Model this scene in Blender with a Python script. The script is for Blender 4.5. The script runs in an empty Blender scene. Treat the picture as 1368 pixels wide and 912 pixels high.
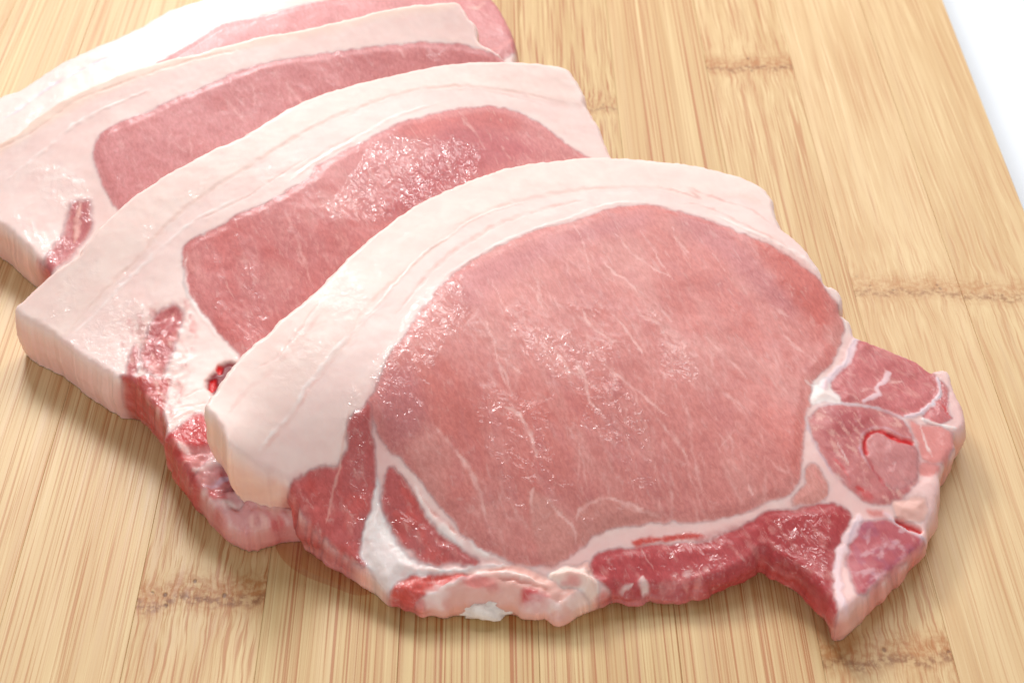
import bpy, math
import numpy as np

# ---------------------------------------------------------------- camera, world, lamps, exposure
scene = bpy.context.scene
col = scene.collection
cam_d = bpy.data.cameras.new("camera")
cam_d.sensor_width = 36.0
cam_d.lens = 60.526
cam_d.clip_start = 0.01
cam_d.clip_end = 50.0
cam_d.dof.use_dof = True
cam_d.dof.focus_distance = 0.366
cam_d.dof.aperture_fstop = 32.0
cam = bpy.data.objects.new("camera", cam_d)
cam.location = (0.0, -0.30964, 0.25323)
cam.rotation_euler = (math.radians(90 - 39.2772), 0, 0)
col.objects.link(cam)
scene.camera = cam

world = bpy.data.worlds.new("World")
scene.world = world
world.use_nodes = True
bg = world.node_tree.nodes["Background"]
bg.inputs[0].default_value = (0.95, 0.97, 1.0, 1)
bg.inputs[1].default_value = 0.34


def area(name, loc, target, size, power, color=(1, 1, 1), size_y=None):
    d = bpy.data.lights.new(name, "AREA")
    d.energy = power
    d.color = color
    d.shape = "RECTANGLE"
    d.size = size
    d.size_y = size_y or size
    o = bpy.data.objects.new(name, d)
    o.location = loc
    v = np.array(target, float) - np.array(loc, float)
    v /= np.linalg.norm(v)
    o.rotation_euler = (math.acos(-v[2]), 0, math.atan2(-v[0], v[1]) if abs(v[0]) + abs(v[1]) > 1e-6 else 0)
    col.objects.link(o)
    return o


# big window-like softbox behind and above the board, a smaller one upper left, soft fill from the camera side
area("softbox", (0.10, 0.85, 0.86), (0, 0.05, 0), 1.0, 11.0, (1.0, 0.985, 0.965), 0.6)
area("window_light", (-0.30, 0.74, 0.62), (0, 0, 0), 0.22, 5.0, (1.0, 0.99, 0.98), 0.20)
area("fill_light", (-0.10, -0.85, 0.36), (0, 0, 0), 0.6, 2.2, (1.0, 0.97, 0.94))

scene.view_settings.view_transform = "Standard"
scene.view_settings.look = "None"
scene.view_settings.exposure = 0.08
scene.view_settings.gamma = 1.0
scene.cycles.use_denoising = True
scene.cycles.max_bounces = 8
scene.render.film_transparent = False

MM = 0.001
SSS = 0.6
rng = np.random.default_rng(7)


# ---------------------------------------------------------------- small helpers
def srgb(r, g, b):
    def c(v):
        v = v / 255.0
        return v / 12.92 if v <= 0.04045 else ((v + 0.055) / 1.055) ** 2.4
    return np.array([c(r), c(g), c(b)])


def tag(o, label=None, cat=None, group=None, kind=None):
    if label: o["label"] = label
    if cat: o["category"] = cat
    if group: o["group"] = group
    if kind: o["kind"] = kind
    return o


def empty(name, loc=(0, 0, 0)):
    o = bpy.data.objects.new(name, None)
    o.location = loc
    o.empty_display_size = 0.01
    col.objects.link(o)
    return o


def mesh_obj(name, verts, faces, mat, parent=None):
    me = bpy.data.meshes.new(name)
    me.from_pydata([tuple(v) for v in verts], [], [tuple(f) for f in faces])
    me.materials.append(mat)
    o = bpy.data.objects.new(name, me)
    col.objects.link(o)
    if parent: o.parent = parent
    return o


class NT:
    """tiny wrapper for node building"""
    def __init__(self, name):
        self.mat = bpy.data.materials.new(name)
        self.mat.use_nodes = True
        self.t = self.mat.node_tree
        self.bsdf = self.t.nodes["Principled BSDF"]

    def n(self, typ, **kw):
        nd = self.t.nodes.new(typ)
        for k, v in kw.items(): setattr(nd, k, v)
        return nd

    def put(self, sock, val):
        if isinstance(val, bpy.types.NodeSocket): self.t.links.new(val, sock)
        elif val is not None: sock.default_value = val

    def math(self, op, a, b=None, c=None, clamp=False):
        nd = self.n("ShaderNodeMath", operation=op, use_clamp=clamp)
        self.put(nd.inputs[0], a)
        if b is not None: self.put(nd.inputs[1], b)
        if c is not None: self.put(nd.inputs[2], c)
        return nd.outputs[0]

    def mix(self, f, a, b, blend="MIX"):
        nd = self.n("ShaderNodeMix", data_type="RGBA", blend_type=blend)
        self.put(nd.inputs[0], f)
        self.put(nd.inputs[6], a if isinstance(a, bpy.types.NodeSocket) else tuple(a) + (1,) if len(a) == 3 else a)
        self.put(nd.inputs[7], b if isinstance(b, bpy.types.NodeSocket) else tuple(b) + (1,) if len(b) == 3 else b)
        return nd.outputs[2]

    def ramp(self, f, lo, hi, a=0.0, b=1.0):
        nd = self.n("ShaderNodeMapRange", interpolation_type="SMOOTHSTEP")
        self.put(nd.inputs[0], f)
        for i, v in enumerate((lo, hi, a, b)): self.put(nd.inputs[i + 1], v)
        return nd.outputs[0]

    def noise(self, vec, scale, detail=2.0, rough=0.5, dist=0.0):
        nd = self.n("ShaderNodeTexNoise")
        self.put(nd.inputs["Vector"], vec)
        nd.inputs["Scale"].default_value = scale
        nd.inputs["Detail"].default_value = detail
        nd.inputs["Roughness"].default_value = rough
        nd.inputs["Distortion"].default_value = dist
        return nd.outputs[0]

    def mapping(self, vec, scale=(1, 1, 1), rot=(0, 0, 0), loc=(0, 0, 0)):
        nd = self.n("ShaderNodeMapping")
        self.put(nd.inputs[0], vec)
        nd.inputs[1].default_value = loc
        nd.inputs[2].default_value = rot
        nd.inputs[3].default_value = scale
        return nd.outputs[0]

    def comb(self, x, y, z=0.0):
        nd = self.n("ShaderNodeCombineXYZ")
        for i, v in enumerate((x, y, z)): self.put(nd.inputs[i], v)
        return nd.outputs[0]

    def bump(self, h, strength, dist, normal=None):
        nd = self.n("ShaderNodeBump")
        self.put(nd.inputs["Height"], h)
        self.put(nd.inputs["Strength"], strength)
        nd.inputs["Distance"].default_value = dist
        if normal is not None: self.put(nd.inputs["Normal"], normal)
        return nd.outputs[0]


# ---------------------------------------------------------------- materials
def meat_material(name, wet=1.0):
    m = NT(name)
    b = m.bsdf
    alb = m.n("ShaderNodeAttribute", attribute_name="albedo").outputs[0]
    lean = m.n("ShaderNodeAttribute", attribute_name="lean").outputs[2]
    wet = m.n("ShaderNodeAttribute", attribute_name="wet").outputs[2]
    co = m.n("ShaderNodeTexCoord").outputs["Object"]
    # fibre frame: the grain of the muscle runs down and to the right across the cut face
    fib = m.mapping(co, scale=(1, 1, 1), rot=(0, 0, math.radians(-22)))
    fs = m.mapping(fib, scale=(1.0, 0.16, 1.0))
    fine = m.noise(m.mapping(fib, scale=(1, 0.35, 1)), 1500, 3, 0.6, 0.4)
    fibre = m.noise(fs, 900, 3, 0.6, 0.6)
    blotch = m.noise(co, 70, 3, 0.55, 0.3)
    # lean: mottled pink to red, thin pale fibres ; fat: faint pink mottling
    v1 = m.ramp(blotch, 0.3, 0.7, 0.88, 1.10)
    v2 = m.ramp(fine, 0.28, 0.72, 0.86, 1.13)
    lv = m.math("MULTIPLY", v1, v2)
    lcol = m.mix(1.0, alb, m.comb(m.math("POWER", lv, 0.6), lv, lv), "MULTIPLY")
    pale = m.ramp(fibre, 0.56, 0.74, 0.0, 0.38)
    lcol = m.mix(pale, lcol, (0.74, 0.42, 0.38))
    fv = m.ramp(m.noise(co, 160, 4, 0.6, 0.5), 0.3, 0.75, 0.94, 1.04)
    fcol = m.mix(1.0, alb, m.comb(m.math("POWER", fv, 0.3), fv, fv), "MULTIPLY")
    base = m.mix(lean, fcol, lcol)
    m.put(b.inputs["Base Color"], base)
    # wet sheen varies in patches
    patch = m.noise(m.mapping(fib, scale=(1, 0.4, 1)), 85, 3, 0.55, 0.3)
    wetm = m.math("MULTIPLY", m.ramp(m.math("MULTIPLY_ADD", wet, 0.34, patch), 0.62, 0.85, 0.0, 1.0), m.math("MULTIPLY_ADD", wet, 0.75, 0.25))
    b.inputs["Specular IOR Level"].default_value = 0.2
    m.put(b.inputs["Roughness"], m.ramp(lean, 0, 1, 0.42, 0.40))
    m.put(b.inputs["Coat Weight"], m.math("MULTIPLY", m.math("MULTIPLY_ADD", wetm, 0.85, 0.12), m.math("MULTIPLY_ADD", lean, 0.55, 0.45)))
    b.inputs["Coat Roughness"].default_value = 0.06
    b.inputs["Coat IOR"].default_value = 1.45
    # relief: grainy wet muscle, waxy soft fat
    g1 = m.noise(m.mapping(fib, scale=(1, 0.6, 1)), 410, 2, 0.55, 1.0)
    g2 = m.noise(co, 1900, 2, 0.5, 0.3)
    lh = m.math("ADD", m.math("MULTIPLY", g1, m.math("MULTIPLY_ADD", wetm, 1.25, 0.10)), m.math("MULTIPLY", g2, 0.05))
    f1 = m.noise(co, 420, 3, 0.5, 0.6)
    f2 = m.noise(co, 1500, 2, 0.5, 0.3)
    fh = m.math("ADD", m.math("MULTIPLY", f1, m.math("MULTIPLY_ADD", wetm, 0.75, 0.05)), m.math("MULTIPLY", f2, 0.03))
    h = m.n("ShaderNodeMix", data_type="FLOAT")
    m.put(h.inputs[0], lean); m.put(h.inputs[2], fh); m.put(h.inputs[3], lh)
    nrm = m.bump(h.outputs[0], 0.12, 0.0011)
    m.put(b.inputs["Normal"], nrm)
    m.put(b.inputs["Coat Normal"], m.bump(h.outputs[0], 1.0, 0.0013))
    b.subsurface_method = "BURLEY"
    b.inputs["Subsurface Weight"].default_value = SSS
    b.inputs["Subsurface Radius"].default_value = (1.0, 0.45, 0.3)
    b.inputs["Subsurface Scale"].default_value = 0.0016
    return m.mat




def bamboo_material():
    m = NT("bamboo")
    b = m.bsdf
    co = m.n("ShaderNodeTexCoord").outputs["Object"]
    sep = m.n("ShaderNodeSeparateXYZ"); m.put(sep.inputs[0], co)
    x, y = sep.outputs[0], sep.outputs[1]
    at = lambda nm: m.n("ShaderNodeAttribute", attribute_type="OBJECT", attribute_name=nm).outputs[2]
    na, nb, seed, tone, lines = at("node_a"), at("node_b"), at("seed"), at("tone"), at("lines")
    wob = m.math("MULTIPLY", m.math("SUBTRACT", m.noise(m.comb(m.math("ADD", m.math("MULTIPLY", x, 130), seed), 0.0, 0.0), 1.0, 2), 0.5), 0.012)

    def nodeaxis(nd):
        dy = m.math("ADD", m.math("SUBTRACT", y, nd), wob)
        ad = m.math("ABSOLUTE", dy)
        lg = m.math("LOGARITHM", m.math("ADD", 1.0, m.math("DIVIDE", ad, 0.0035)), math.e)
        return dy, ad, m.math("MULTIPLY", lg, m.math("SIGN", dy))
    dya, ada, wa = nodeaxis(na)
    dyb, adb, wb = nodeaxis(nb)
    # along-grain coordinate, squeezed towards the nodes so that the fibres break up there
    yy = m.math("ADD", m.math("ADD", m.math("MULTIPLY", wa, 1.1), m.math("MULTIPLY", wb, 1.1)), m.math("MULTIPLY", y, 9.0))
    near = m.math("MINIMUM", ada, adb)
    sway = m.math("MULTIPLY", m.math("SUBTRACT", m.noise(m.comb(m.math("MULTIPLY", x, 160), yy, seed), 0.9, 2), 0.5), m.ramp(near, 0.0, 0.05, 0.0022, 0.0005))
    xs = m.math("ADD", x, sway)

    def streak(fx, fy, off, detail=2.0, rough=0.55):
        return m.noise(m.comb(m.math("MULTIPLY", xs, fx), m.math("MULTIPLY", yy, fy), m.math("ADD", seed, off)), 1.0, detail, rough)
    broad = streak(150, 0.3, 3.0, 3)
    mid = streak(700, 0.5, 11.0, 4, 0.65)
    thin = streak(1900, 0.62, 23.0, 2)
    thin2 = streak(3600, 0.8, 37.0, 2)
    base = m.mix(m.ramp(broad, 0.3, 0.7), srgb(204, 166, 116), srgb(218, 186, 138))
    base = m.mix(m.ramp(mid, 0.45, 0.72, 0, 0.7), base, srgb(230, 204, 158))
    base = m.mix(m.ramp(mid, 0.44, 0.26, 0, 0.35), base, srgb(184, 142, 96))
    # dark vascular bundles: thin brown lines
    l1 = m.math("MULTIPLY", m.ramp(thin, 0.51, 0.66), lines)
    l2 = m.math("MULTIPLY", m.ramp(thin2, 0.50, 0.68), m.math("MULTIPLY", lines, 0.65))
    base = m.mix(m.math("MULTIPLY", l1, 0.62, clamp=True), base, srgb(172, 92, 36))
    base = m.mix(m.math("MULTIPLY", l2, 0.6, clamp=True), base, srgb(178, 104, 48))
    # the nodes themselves
    nz = m.noise(m.comb(m.math("MULTIPLY", x, 700), m.math("MULTIPLY", y, 700), seed), 1.0, 3, 0.6)
    ns = at("node_strength")
    band = m.math("MULTIPLY", m.ramp(near, 0.0078, 0.001), ns)
    edge = m.math("MULTIPLY", m.ramp(m.math("MINIMUM", m.math("ABSOLUTE", m.math("ADD", dya, 0.0022)), m.math("ABSOLUTE", m.math("ADD", dyb, 0.0022))), 0.0022, 0.0), ns)
    base = m.mix(m.math("MULTIPLY", band, m.ramp(nz, 0.35, 0.65, 0.25, 0.85)), base, srgb(172, 104, 46))
    base = m.mix(m.math("MULTIPLY", edge, m.ramp(nz, 0.4, 0.62, 0.1, 0.8)), base, srgb(128, 80, 46))
    vor = m.n("ShaderNodeTexVoronoi"); m.put(vor.inputs["Vector"], m.comb(m.math("MULTIPLY", x, 330), m.math("MULTIPLY", y, 230), seed)); vor.inputs["Scale"].default_value = 1.0
    dots = m.math("MULTIPLY", m.ramp(vor.outputs["Distance"], 0.20, 0.08), m.math("MULTIPLY", m.ramp(near, 0.0055, 0.003), ns))
    dots = m.math("MULTIPLY", dots, m.ramp(m.noise(m.comb(m.math("MULTIPLY", x, 300), m.math("MULTIPLY", y, 300), seed), 1.0, 1), 0.42, 0.5))
    base = m.mix(m.math("MULTIPLY", dots, 0.8), base, srgb(104, 62, 34))
    tn = m.comb(tone, tone, m.math("MULTIPLY", tone, tone))
    base = m.mix(1.0, base, tn, "MULTIPLY")
    m.put(b.inputs["Base Color"], base)
    m.put(b.inputs["Roughness"], m.ramp(mid, 0.3, 0.7, 0.42, 0.56))
    b.inputs["Specular IOR Level"].default_value = 0.35
    h = m.math("SUBTRACT", m.math("MULTIPLY", mid, 0.5), m.math("ADD", m.math("MULTIPLY", l1, 0.5), dots))
    m.put(b.inputs["Normal"], m.bump(h, 0.25, 0.0003))
    return m.mat


def plain(name, c, rough=0.5, spec=0.5, nscale=None, amp=0.03, bump=0.0):
    m = NT(name)
    co = m.n("ShaderNodeTexCoord").outputs["Object"]
    nz = m.noise(co, nscale or 60, 4, 0.6)
    v = m.ramp(nz, 0.25, 0.75, 1 - amp, 1 + amp)
    m.put(m.bsdf.inputs["Base Color"], m.mix(1.0, tuple(c), m.comb(v, v, v), "MULTIPLY"))
    m.bsdf.inputs["Roughness"].default_value = rough
    m.bsdf.inputs["Specular IOR Level"].default_value = spec
    if bump: m.put(m.bsdf.inputs["Normal"], m.bump(nz, 0.6, bump))
    return m.mat


M_MEAT = meat_material("raw_pork")
M_BAMBOO = bamboo_material()
M_TABLE = plain("white_table", (0.76, 0.80, 0.86), 0.45, 0.4, 30, 0.01)
M_CRUMB = plain("fat_crumb", srgb(243, 229, 219), 0.6, 0.4, 900, 0.06, 0.0006)

# ---------------------------------------------------------------- the table and the board of glued bamboo strips
table = mesh_obj("table", [(-1.6, -0.9, -0.0184), (1.6, -0.9, -0.0184), (1.6, 1.8, -0.0184), (-1.6, 1.8, -0.0184)], [(0, 1, 2, 3)], M_TABLE)
tag(table, kind="structure")

board = empty("cutting_board", (0, 0, -0.018))
board.rotation_euler = (0, 0, math.radians(0.70))
tag(board, "pale bamboo cutting board of glued strips with brown nodes, under all the chops", "cutting board")
Y0, Y1 = -0.170, 0.262
edges = [-201, -175.5, -150, -125, -100, -74.6, -49.5, -22.8, 4.0, 30.7, 57.6, 82.6, 108.4, 134.8]
#        node_a  node_b  tone  lines  node strength
strip_look = [(30, 900, .98, .7, 1), (130, 900, 1.0, .7, 1), (900, -900, .97, .9, 1), (-140, 900, 1.0, .75, 1), (240, -160, .97, .85, 1), (-77.5, 150, .95, 1.05, 1),
              (900, -900, .90, 1.2, 1), (900, -900, .87, 1.35, 1), (104, 900, .89, 1.3, .5), (900, -900, .94, 1.15, 1), (125.3, -94.5, .96, .9, .8), (19.6, 240, 1.0, .5, .6), (17.5, 240, .98, .55, .65)]


def strip_mesh(w, y0, y1, t, c):
    hw = w / 2
    v, fcs = [], []
    ys = [y0, y0 + c, y1 - c, y1]
    prof = [(-hw, 0), (-hw, t - c), (-hw + c, t), (hw - c, t), (hw, t - c), (hw, 0)]
    for i, yv in enumerate(ys):
        endcap = i in (0, 3)
        for (px, pz) in prof:
            z = min(pz, t - c) if endcap else pz
            v.append((px, yv, z))
    n = len(prof)
    for i in range(3):
        for j in range(n):
            a, b2 = i * n + j, i * n + (j + 1) % n
            fcs.append((a, b2, b2 + n, a + n))
    fcs.append(tuple(range(n)))
    fcs.append(tuple(range(4 * n - 1, 3 * n - 1, -1)))
    return v, fcs


for i, lk in enumerate(strip_look):
    x0, x1 = edges[i] * MM, edges[i + 1] * MM
    edge_c = 0.00008
    v, fc = strip_mesh(x1 - x0 - 0.00004, Y0, Y1, 0.018 - (0.00003 if i % 2 else 0), edge_c)
    o = mesh_obj("bamboo_strip", v, fc, M_BAMBOO, board)
    o.location = ((x0 + x1) / 2, 0, 0)
    if i == len(strip_look) - 1:
        # the outer edge of the board narrows slightly towards the front
        for vert in o.data.vertices:
            if vert.co.x > 0: vert.co.x -= 0.0008 + (0.165 - vert.co.y) * 0.0196
    o["node_a"] = lk[0] * MM
    o["node_b"] = lk[1] * MM
    o["seed"] = 3.7 * i + 1.3
    o["tone"] = lk[2]
    o["lines"] = lk[3]
    o["node_strength"] = float(lk[4])

# ---------------------------------------------------------------- pork chops
# outlines and cut-face regions in millimetres on the board: ('R', part, colour, outline, softness, rise, raggedness)
# and seams ('S', -, colour, line, width, opacity, rise, taper)
CHOPS = [
 dict(z=[(-61.39,-52.97,27.0),(-56.08,-61.55,26.0),(-43.6,-63.79,15.0),(-38.94,-70.25,10.0),(-42.18,-17.5,30.0),(-14.33,16.39,32.0),(29.15,30.32,31.0),(60.34,21.22,26.0),(69.98,-4.14,20.0),(74.94,-17.5,16.0),(94.77,-27.24,11.0),(95.82,-37.99,10.0),(86.86,-57.38,9.0),(82.14,-70.06,7.5),(73.37,-79.93,7.3),(61.04,-89.27,9.3),(48.97,-74.95,7.5),(31.42,-80.97,4.4),(8.76,-86.36,4.6),(-4.91,-84.06,4.6),(-20.02,-84.61,5.2),(-33.63,-73.81,8.0),(-27.71,-50.48,23.0),(18.15,-33.44,22.5),(58.21,-56.8,14.5),(2.37,-64.31,15.5)],
  t=13.0,
  outline=[(-61.38,-53.03),(-60.52,-50.7),(-58.65,-45.31),(-56.14,-39.42),(-53.65,-35.56),(-50.94,-31.86),(-48.21,-27.89),(-45.15,-23.57),(-41.19,-17.92),(-37.5,-11.51),(-33.4,-4.85),(-29.15,1.09),(-22.55,9.21),(-14.99,15.56),(-6.21,21.89),(3.65,26.24),(11.0,28.11),(19.62,29.63),(28.26,30.23),(33.72,30.07),(39.19,30.0),(47.25,28.8),(53.86,27.26),(58.55,24.46),(60.34,21.22),(60.86,16.09),(62.09,11.23),(65.33,7.59),(67.35,4.05),(69.09,-0.13),(69.98,-4.13),(71.51,-4.21),(73.21,-5.74),(73.14,-9.12),(72.44,-11.99),(74.29,-13.44),(74.77,-16.27),(75.25,-17.65),(77.87,-18.18),(81.2,-19.46),(84.52,-20.78),(88.3,-22.26),(90.77,-24.43),(91.64,-24.27),(93.61,-23.49),(94.96,-24.36),(94.93,-29.02),(95.99,-33.77),(95.82,-37.99),(95.02,-40.46),(93.06,-42.26),(92.31,-45.46),(91.32,-48.22),(88.97,-51.55),(87.75,-54.05),(87.02,-57.36),(86.0,-60.64),(84.65,-64.08),(83.02,-67.49),(82.29,-70.05),(81.26,-71.75),(76.93,-76.28),(72.28,-81.09),(69.34,-84.39),(65.69,-87.94),(62.32,-91.32),(61.15,-91.66),(60.66,-89.03),(59.3,-85.79),(57.84,-83.19),(55.97,-80.15),(54.06,-78.31),(51.82,-76.64),(50.01,-74.62),(48.73,-74.44),(47.13,-76.11),(44.67,-77.72),(41.97,-78.95),(37.24,-80.49),(32.12,-81.32),(27.31,-81.47),(23.35,-81.93),(20.45,-81.57),(17.94,-82.68),(15.31,-83.32),(13.11,-84.48),(11.2,-86.32),(8.75,-86.94),(6.61,-86.32),(2.3,-84.98),(-3.46,-83.98),(-9.23,-84.17),(-14.97,-85.3),(-18.56,-85.16),(-22.22,-83.53),(-25.52,-80.98),(-29.04,-77.43),(-32.55,-74.89),(-35.91,-72.42),(-38.94,-70.27),(-41.37,-67.99),(-42.94,-65.53),(-43.74,-63.76),(-45.87,-63.13),(-49.82,-63.61),(-52.53,-63.58),(-54.44,-63.37),(-55.66,-61.74),(-56.78,-59.19),(-58.76,-56.13)],
  eye=[(-27.74,-45.85),(-25.92,-38.86),(-22.93,-33.17),(-20.43,-27.78),(-18.4,-22.93),(-15.25,-16.97),(-11.45,-11.19),(-6.4,-6.02),(-0.66,-1.17),(6.37,3.82),(14.09,7.14),(18.93,10.21),(25.01,13.02),(31.08,14.13),(37.04,13.13),(42.96,11.53),(44.56,11.16),(51.52,8.02),(58.47,5.08),(64.04,0.89),(68.41,-2.93),(70.41,-6.27),(72.11,-9.57),(72.56,-13.12),(72.56,-16.82),(70.71,-22.68),(67.53,-28.96),(63.47,-33.77),(62.34,-40.09),(60.43,-44.97),(59.5,-51.06),(58.51,-56.16),(57.26,-60.64),(54.76,-63.55),(52.65,-64.02),(46.27,-66.43),(39.08,-67.63),(32.07,-68.03),(27.12,-68.65),(23.07,-69.48),(19.32,-70.35),(15.57,-72.49),(11.68,-75.94),(9.91,-77.02),(6.25,-78.24),(1.31,-78.19),(-1.02,-77.07),(-4.97,-75.41),(-8.34,-73.64),(-12.67,-69.0),(-17.81,-63.34),(-22.24,-58.75),(-26.06,-55.46),(-27.96,-52.2),(-28.84,-48.66)],
  layers=[
   ('R',None,'fat_peach',[(-61.38,-53.13),(-50.97,-31.9),(-41.2,-17.86),(-22.51,9.1),(-6.13,21.75),(19.57,29.41),(47.25,28.8),(58.55,24.46),(60.56,18.26),(43.82,22.9),(19.44,25.5),(1.12,18.59),(-14.87,9.75),(-25.01,-0.43),(-32.95,-12.0),(-44.67,-29.33),(-52.37,-45.12),(-57.16,-57.2)],2.5,0.0,0.35),
   ('R',None,'fat_peach2',[(-51.25,-62.99),(-47.39,-55.42),(-44.14,-50.35),(-42.33,-45.75),(-39.91,-42.12),(-33.96,-34.26),(-26.95,-18.45),(-18.98,-7.02),(-11.75,2.33),(-4.81,9.13),(3.49,13.33),(13.13,16.78),(25.29,19.25),(34.43,19.84),(43.41,17.5),(54.81,20.48),(61.33,12.28),(65.68,23.04),(52.73,36.4),(29.56,38.53),(-5.95,30.02),(-30.82,7.21),(-52.54,-25.0),(-64.66,-51.38),(-58.41,-67.24)],1.3,0.14,0.35),
   ('S',None,'fat_line',[(-37.93,-39.62),(-33.96,-34.26),(-31.99,-27.36),(-26.95,-18.45),(-18.98,-7.02),(-11.75,2.33),(-4.81,9.13),(3.49,13.33),(13.13,16.78),(25.29,19.25),(34.43,19.84),(43.41,17.5)],1.2,0.3,-0.2,1),
   ('S',None,'fat_white_and_glint',[(-50.42,-61.19),(-47.39,-55.42),(-44.14,-50.35),(-42.33,-45.75),(-39.91,-42.12),(-35.54,-34.95),(-26.44,-21.95)],0.9,0.9,0.1,1),  # thin specular highlight along the fat ridge, painted in as white
   ('S',None,'fat_pink',[(-49.93,-61.4),(-46.64,-55.41),(-43.35,-50.49),(-41.51,-46.26),(-39.07,-42.71),(-34.68,-35.65)],0.8,0.45,0,1),
   ('S',None,'fat_white_and_glint',[(-31.89,-28.89),(-27.34,-21.73),(-25.84,-18.41),(-20.09,-7.96),(-12.31,1.39),(-5.98,7.7),(3.49,12.88)],0.5,0.7,0.25,1),
   ('S',None,'fat_pink',[(-24.85,-27.22),(-19.23,-15.58),(-14.39,-7.56),(-8.78,-0.99),(-1.26,5.82),(8.24,11.02),(16.67,14.41)],1.4,0.55,-0.2,1),
   ('S',None,'fat_pink',[(33.26,20.59),(38.67,19.49),(43.41,17.5),(41.02,20.71),(46.38,18.82),(55.29,15.89),(59.75,11.56)],0.9,0.8,0.0,1),
   ('S',None,'fat_pink',[(38.25,15.9),(44.28,15.43),(52.41,11.11),(60.45,6.68),(64.75,1.83)],0.9,0.75,0.0,1),
   ('S',None,'fat_white_and_glint',[(-15.87,-15.35),(-11.47,-10.34),(-5.84,-4.68),(-0.66,-0.3),(5.78,4.2),(12.92,7.9),(17.77,11.42),(25.07,14.34),(31.12,15.01)],0.8,0.9,0.15,1),
   ('S',None,'fat_white_and_glint',[(45.88,12.64),(54.01,8.85),(61.5,5.24),(67.13,1.51),(70.17,-3.32)],1.2,0.7,0.2,1),
   ('S',None,'fat_pink',[(-56.4,-55.31),(-53.2,-47.26),(-45.64,-37.18),(-39.07,-23.79)],1.2,0.35,0.0,1),
   ('S',None,'fat_pink',[(-39.37,-19.81),(-43.1,-28.52),(-44.91,-32.98),(-48.19,-38.68),(-52.63,-42.47)],0.7,0.4,-0.15,1),
   ('R',None,'membrane',[(75.17,-15.75),(77.99,-17.29),(92.34,-22.18),(97.63,-37.88),(87.63,-59.3),(82.03,-72.55),(60.86,-95.06),(54.02,-83.31),(42.78,-82.9),(25.45,-83.64),(10.86,-88.98),(-17.77,-87.52),(-31.19,-78.22),(-36.08,-69.2),(-30.69,-51.65),(-27.83,-47.45),(-24.53,-57.02),(-12.37,-69.28),(2.33,-78.21),(14.09,-72.92),(32.09,-67.59),(47.06,-65.59),(56.27,-61.58),(60.3,-45.21),(68.08,-28.56)],2.2,0.0,0.35),
   ('R','fat_trim','fat_lower',[(-22.18,-81.52),(-12.56,-79.69),(-3.49,-78.06),(1.36,-78.19),(7.4,-79.96),(14.73,-77.23),(16.45,-81.31),(15.76,-84.46),(12.08,-87.73),(6.12,-87.1),(-2.26,-84.89),(-14.24,-85.73),(-20.78,-86.63)],0.8,0.8,0.35),
   ('R','loin_muscle','eye',[(-27.74,-45.85),(-25.92,-38.86),(-22.93,-33.17),(-20.43,-27.78),(-18.4,-22.93),(-15.25,-16.97),(-11.45,-11.19),(-6.4,-6.02),(-0.66,-1.17),(6.37,3.82),(14.09,7.14),(18.93,10.21),(25.01,13.02),(31.08,14.13),(37.04,13.13),(42.96,11.53),(44.56,11.16),(51.52,8.02),(58.47,5.08),(64.04,0.89),(68.41,-2.93),(70.41,-6.27),(72.11,-9.57),(72.56,-13.12),(72.56,-16.82),(70.71,-22.68),(67.53,-28.96),(63.47,-33.77),(62.34,-40.09),(60.43,-44.97),(59.5,-51.06),(58.51,-56.16),(57.26,-60.64),(54.76,-63.55),(52.65,-64.02),(46.27,-66.43),(39.08,-67.63),(32.07,-68.03),(27.12,-68.65),(23.07,-69.48),(19.32,-70.35),(15.57,-72.49),(11.68,-75.94),(9.91,-77.02),(6.25,-78.24),(1.31,-78.19),(-1.02,-77.07),(-4.97,-75.41),(-8.34,-73.64),(-12.67,-69.0),(-17.81,-63.34),(-22.24,-58.75),(-26.06,-55.46),(-27.96,-52.2),(-28.84,-48.66)],0.45,0.35,0.35),
   ('N',None,'eye_red',[(-27.74,-45.85),(-25.92,-38.86),(-22.93,-33.17),(-20.43,-27.78),(-18.4,-22.93),(-15.25,-16.97),(-11.45,-11.19),(-6.4,-6.02),(-0.66,-1.17),(6.37,3.82),(14.09,7.14),(18.93,10.21),(25.01,13.02),(31.08,14.13),(37.04,13.13),(42.96,11.53),(44.56,11.16),(51.52,8.02),(58.47,5.08),(64.04,0.89),(68.41,-2.93),(70.41,-6.27),(72.11,-9.57),(72.56,-13.12),(72.56,-16.82),(70.71,-22.68),(67.53,-28.96),(63.47,-33.77),(62.34,-40.09),(60.43,-44.97),(59.5,-51.06),(58.51,-56.16),(57.26,-60.64),(54.76,-63.55),(52.65,-64.02),(46.27,-66.43),(39.08,-67.63),(32.07,-68.03),(27.12,-68.65),(23.07,-69.48),(19.32,-70.35),(15.57,-72.49),(11.68,-75.94),(9.91,-77.02),(6.25,-78.24),(1.31,-78.19),(-1.02,-77.07),(-4.97,-75.41),(-8.34,-73.64),(-12.67,-69.0),(-17.81,-63.34),(-22.24,-58.75),(-26.06,-55.46),(-27.96,-52.2),(-28.84,-48.66)],1.0,11,-0.05,0.5,-1.1519173063162575,2.2,0),
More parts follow.
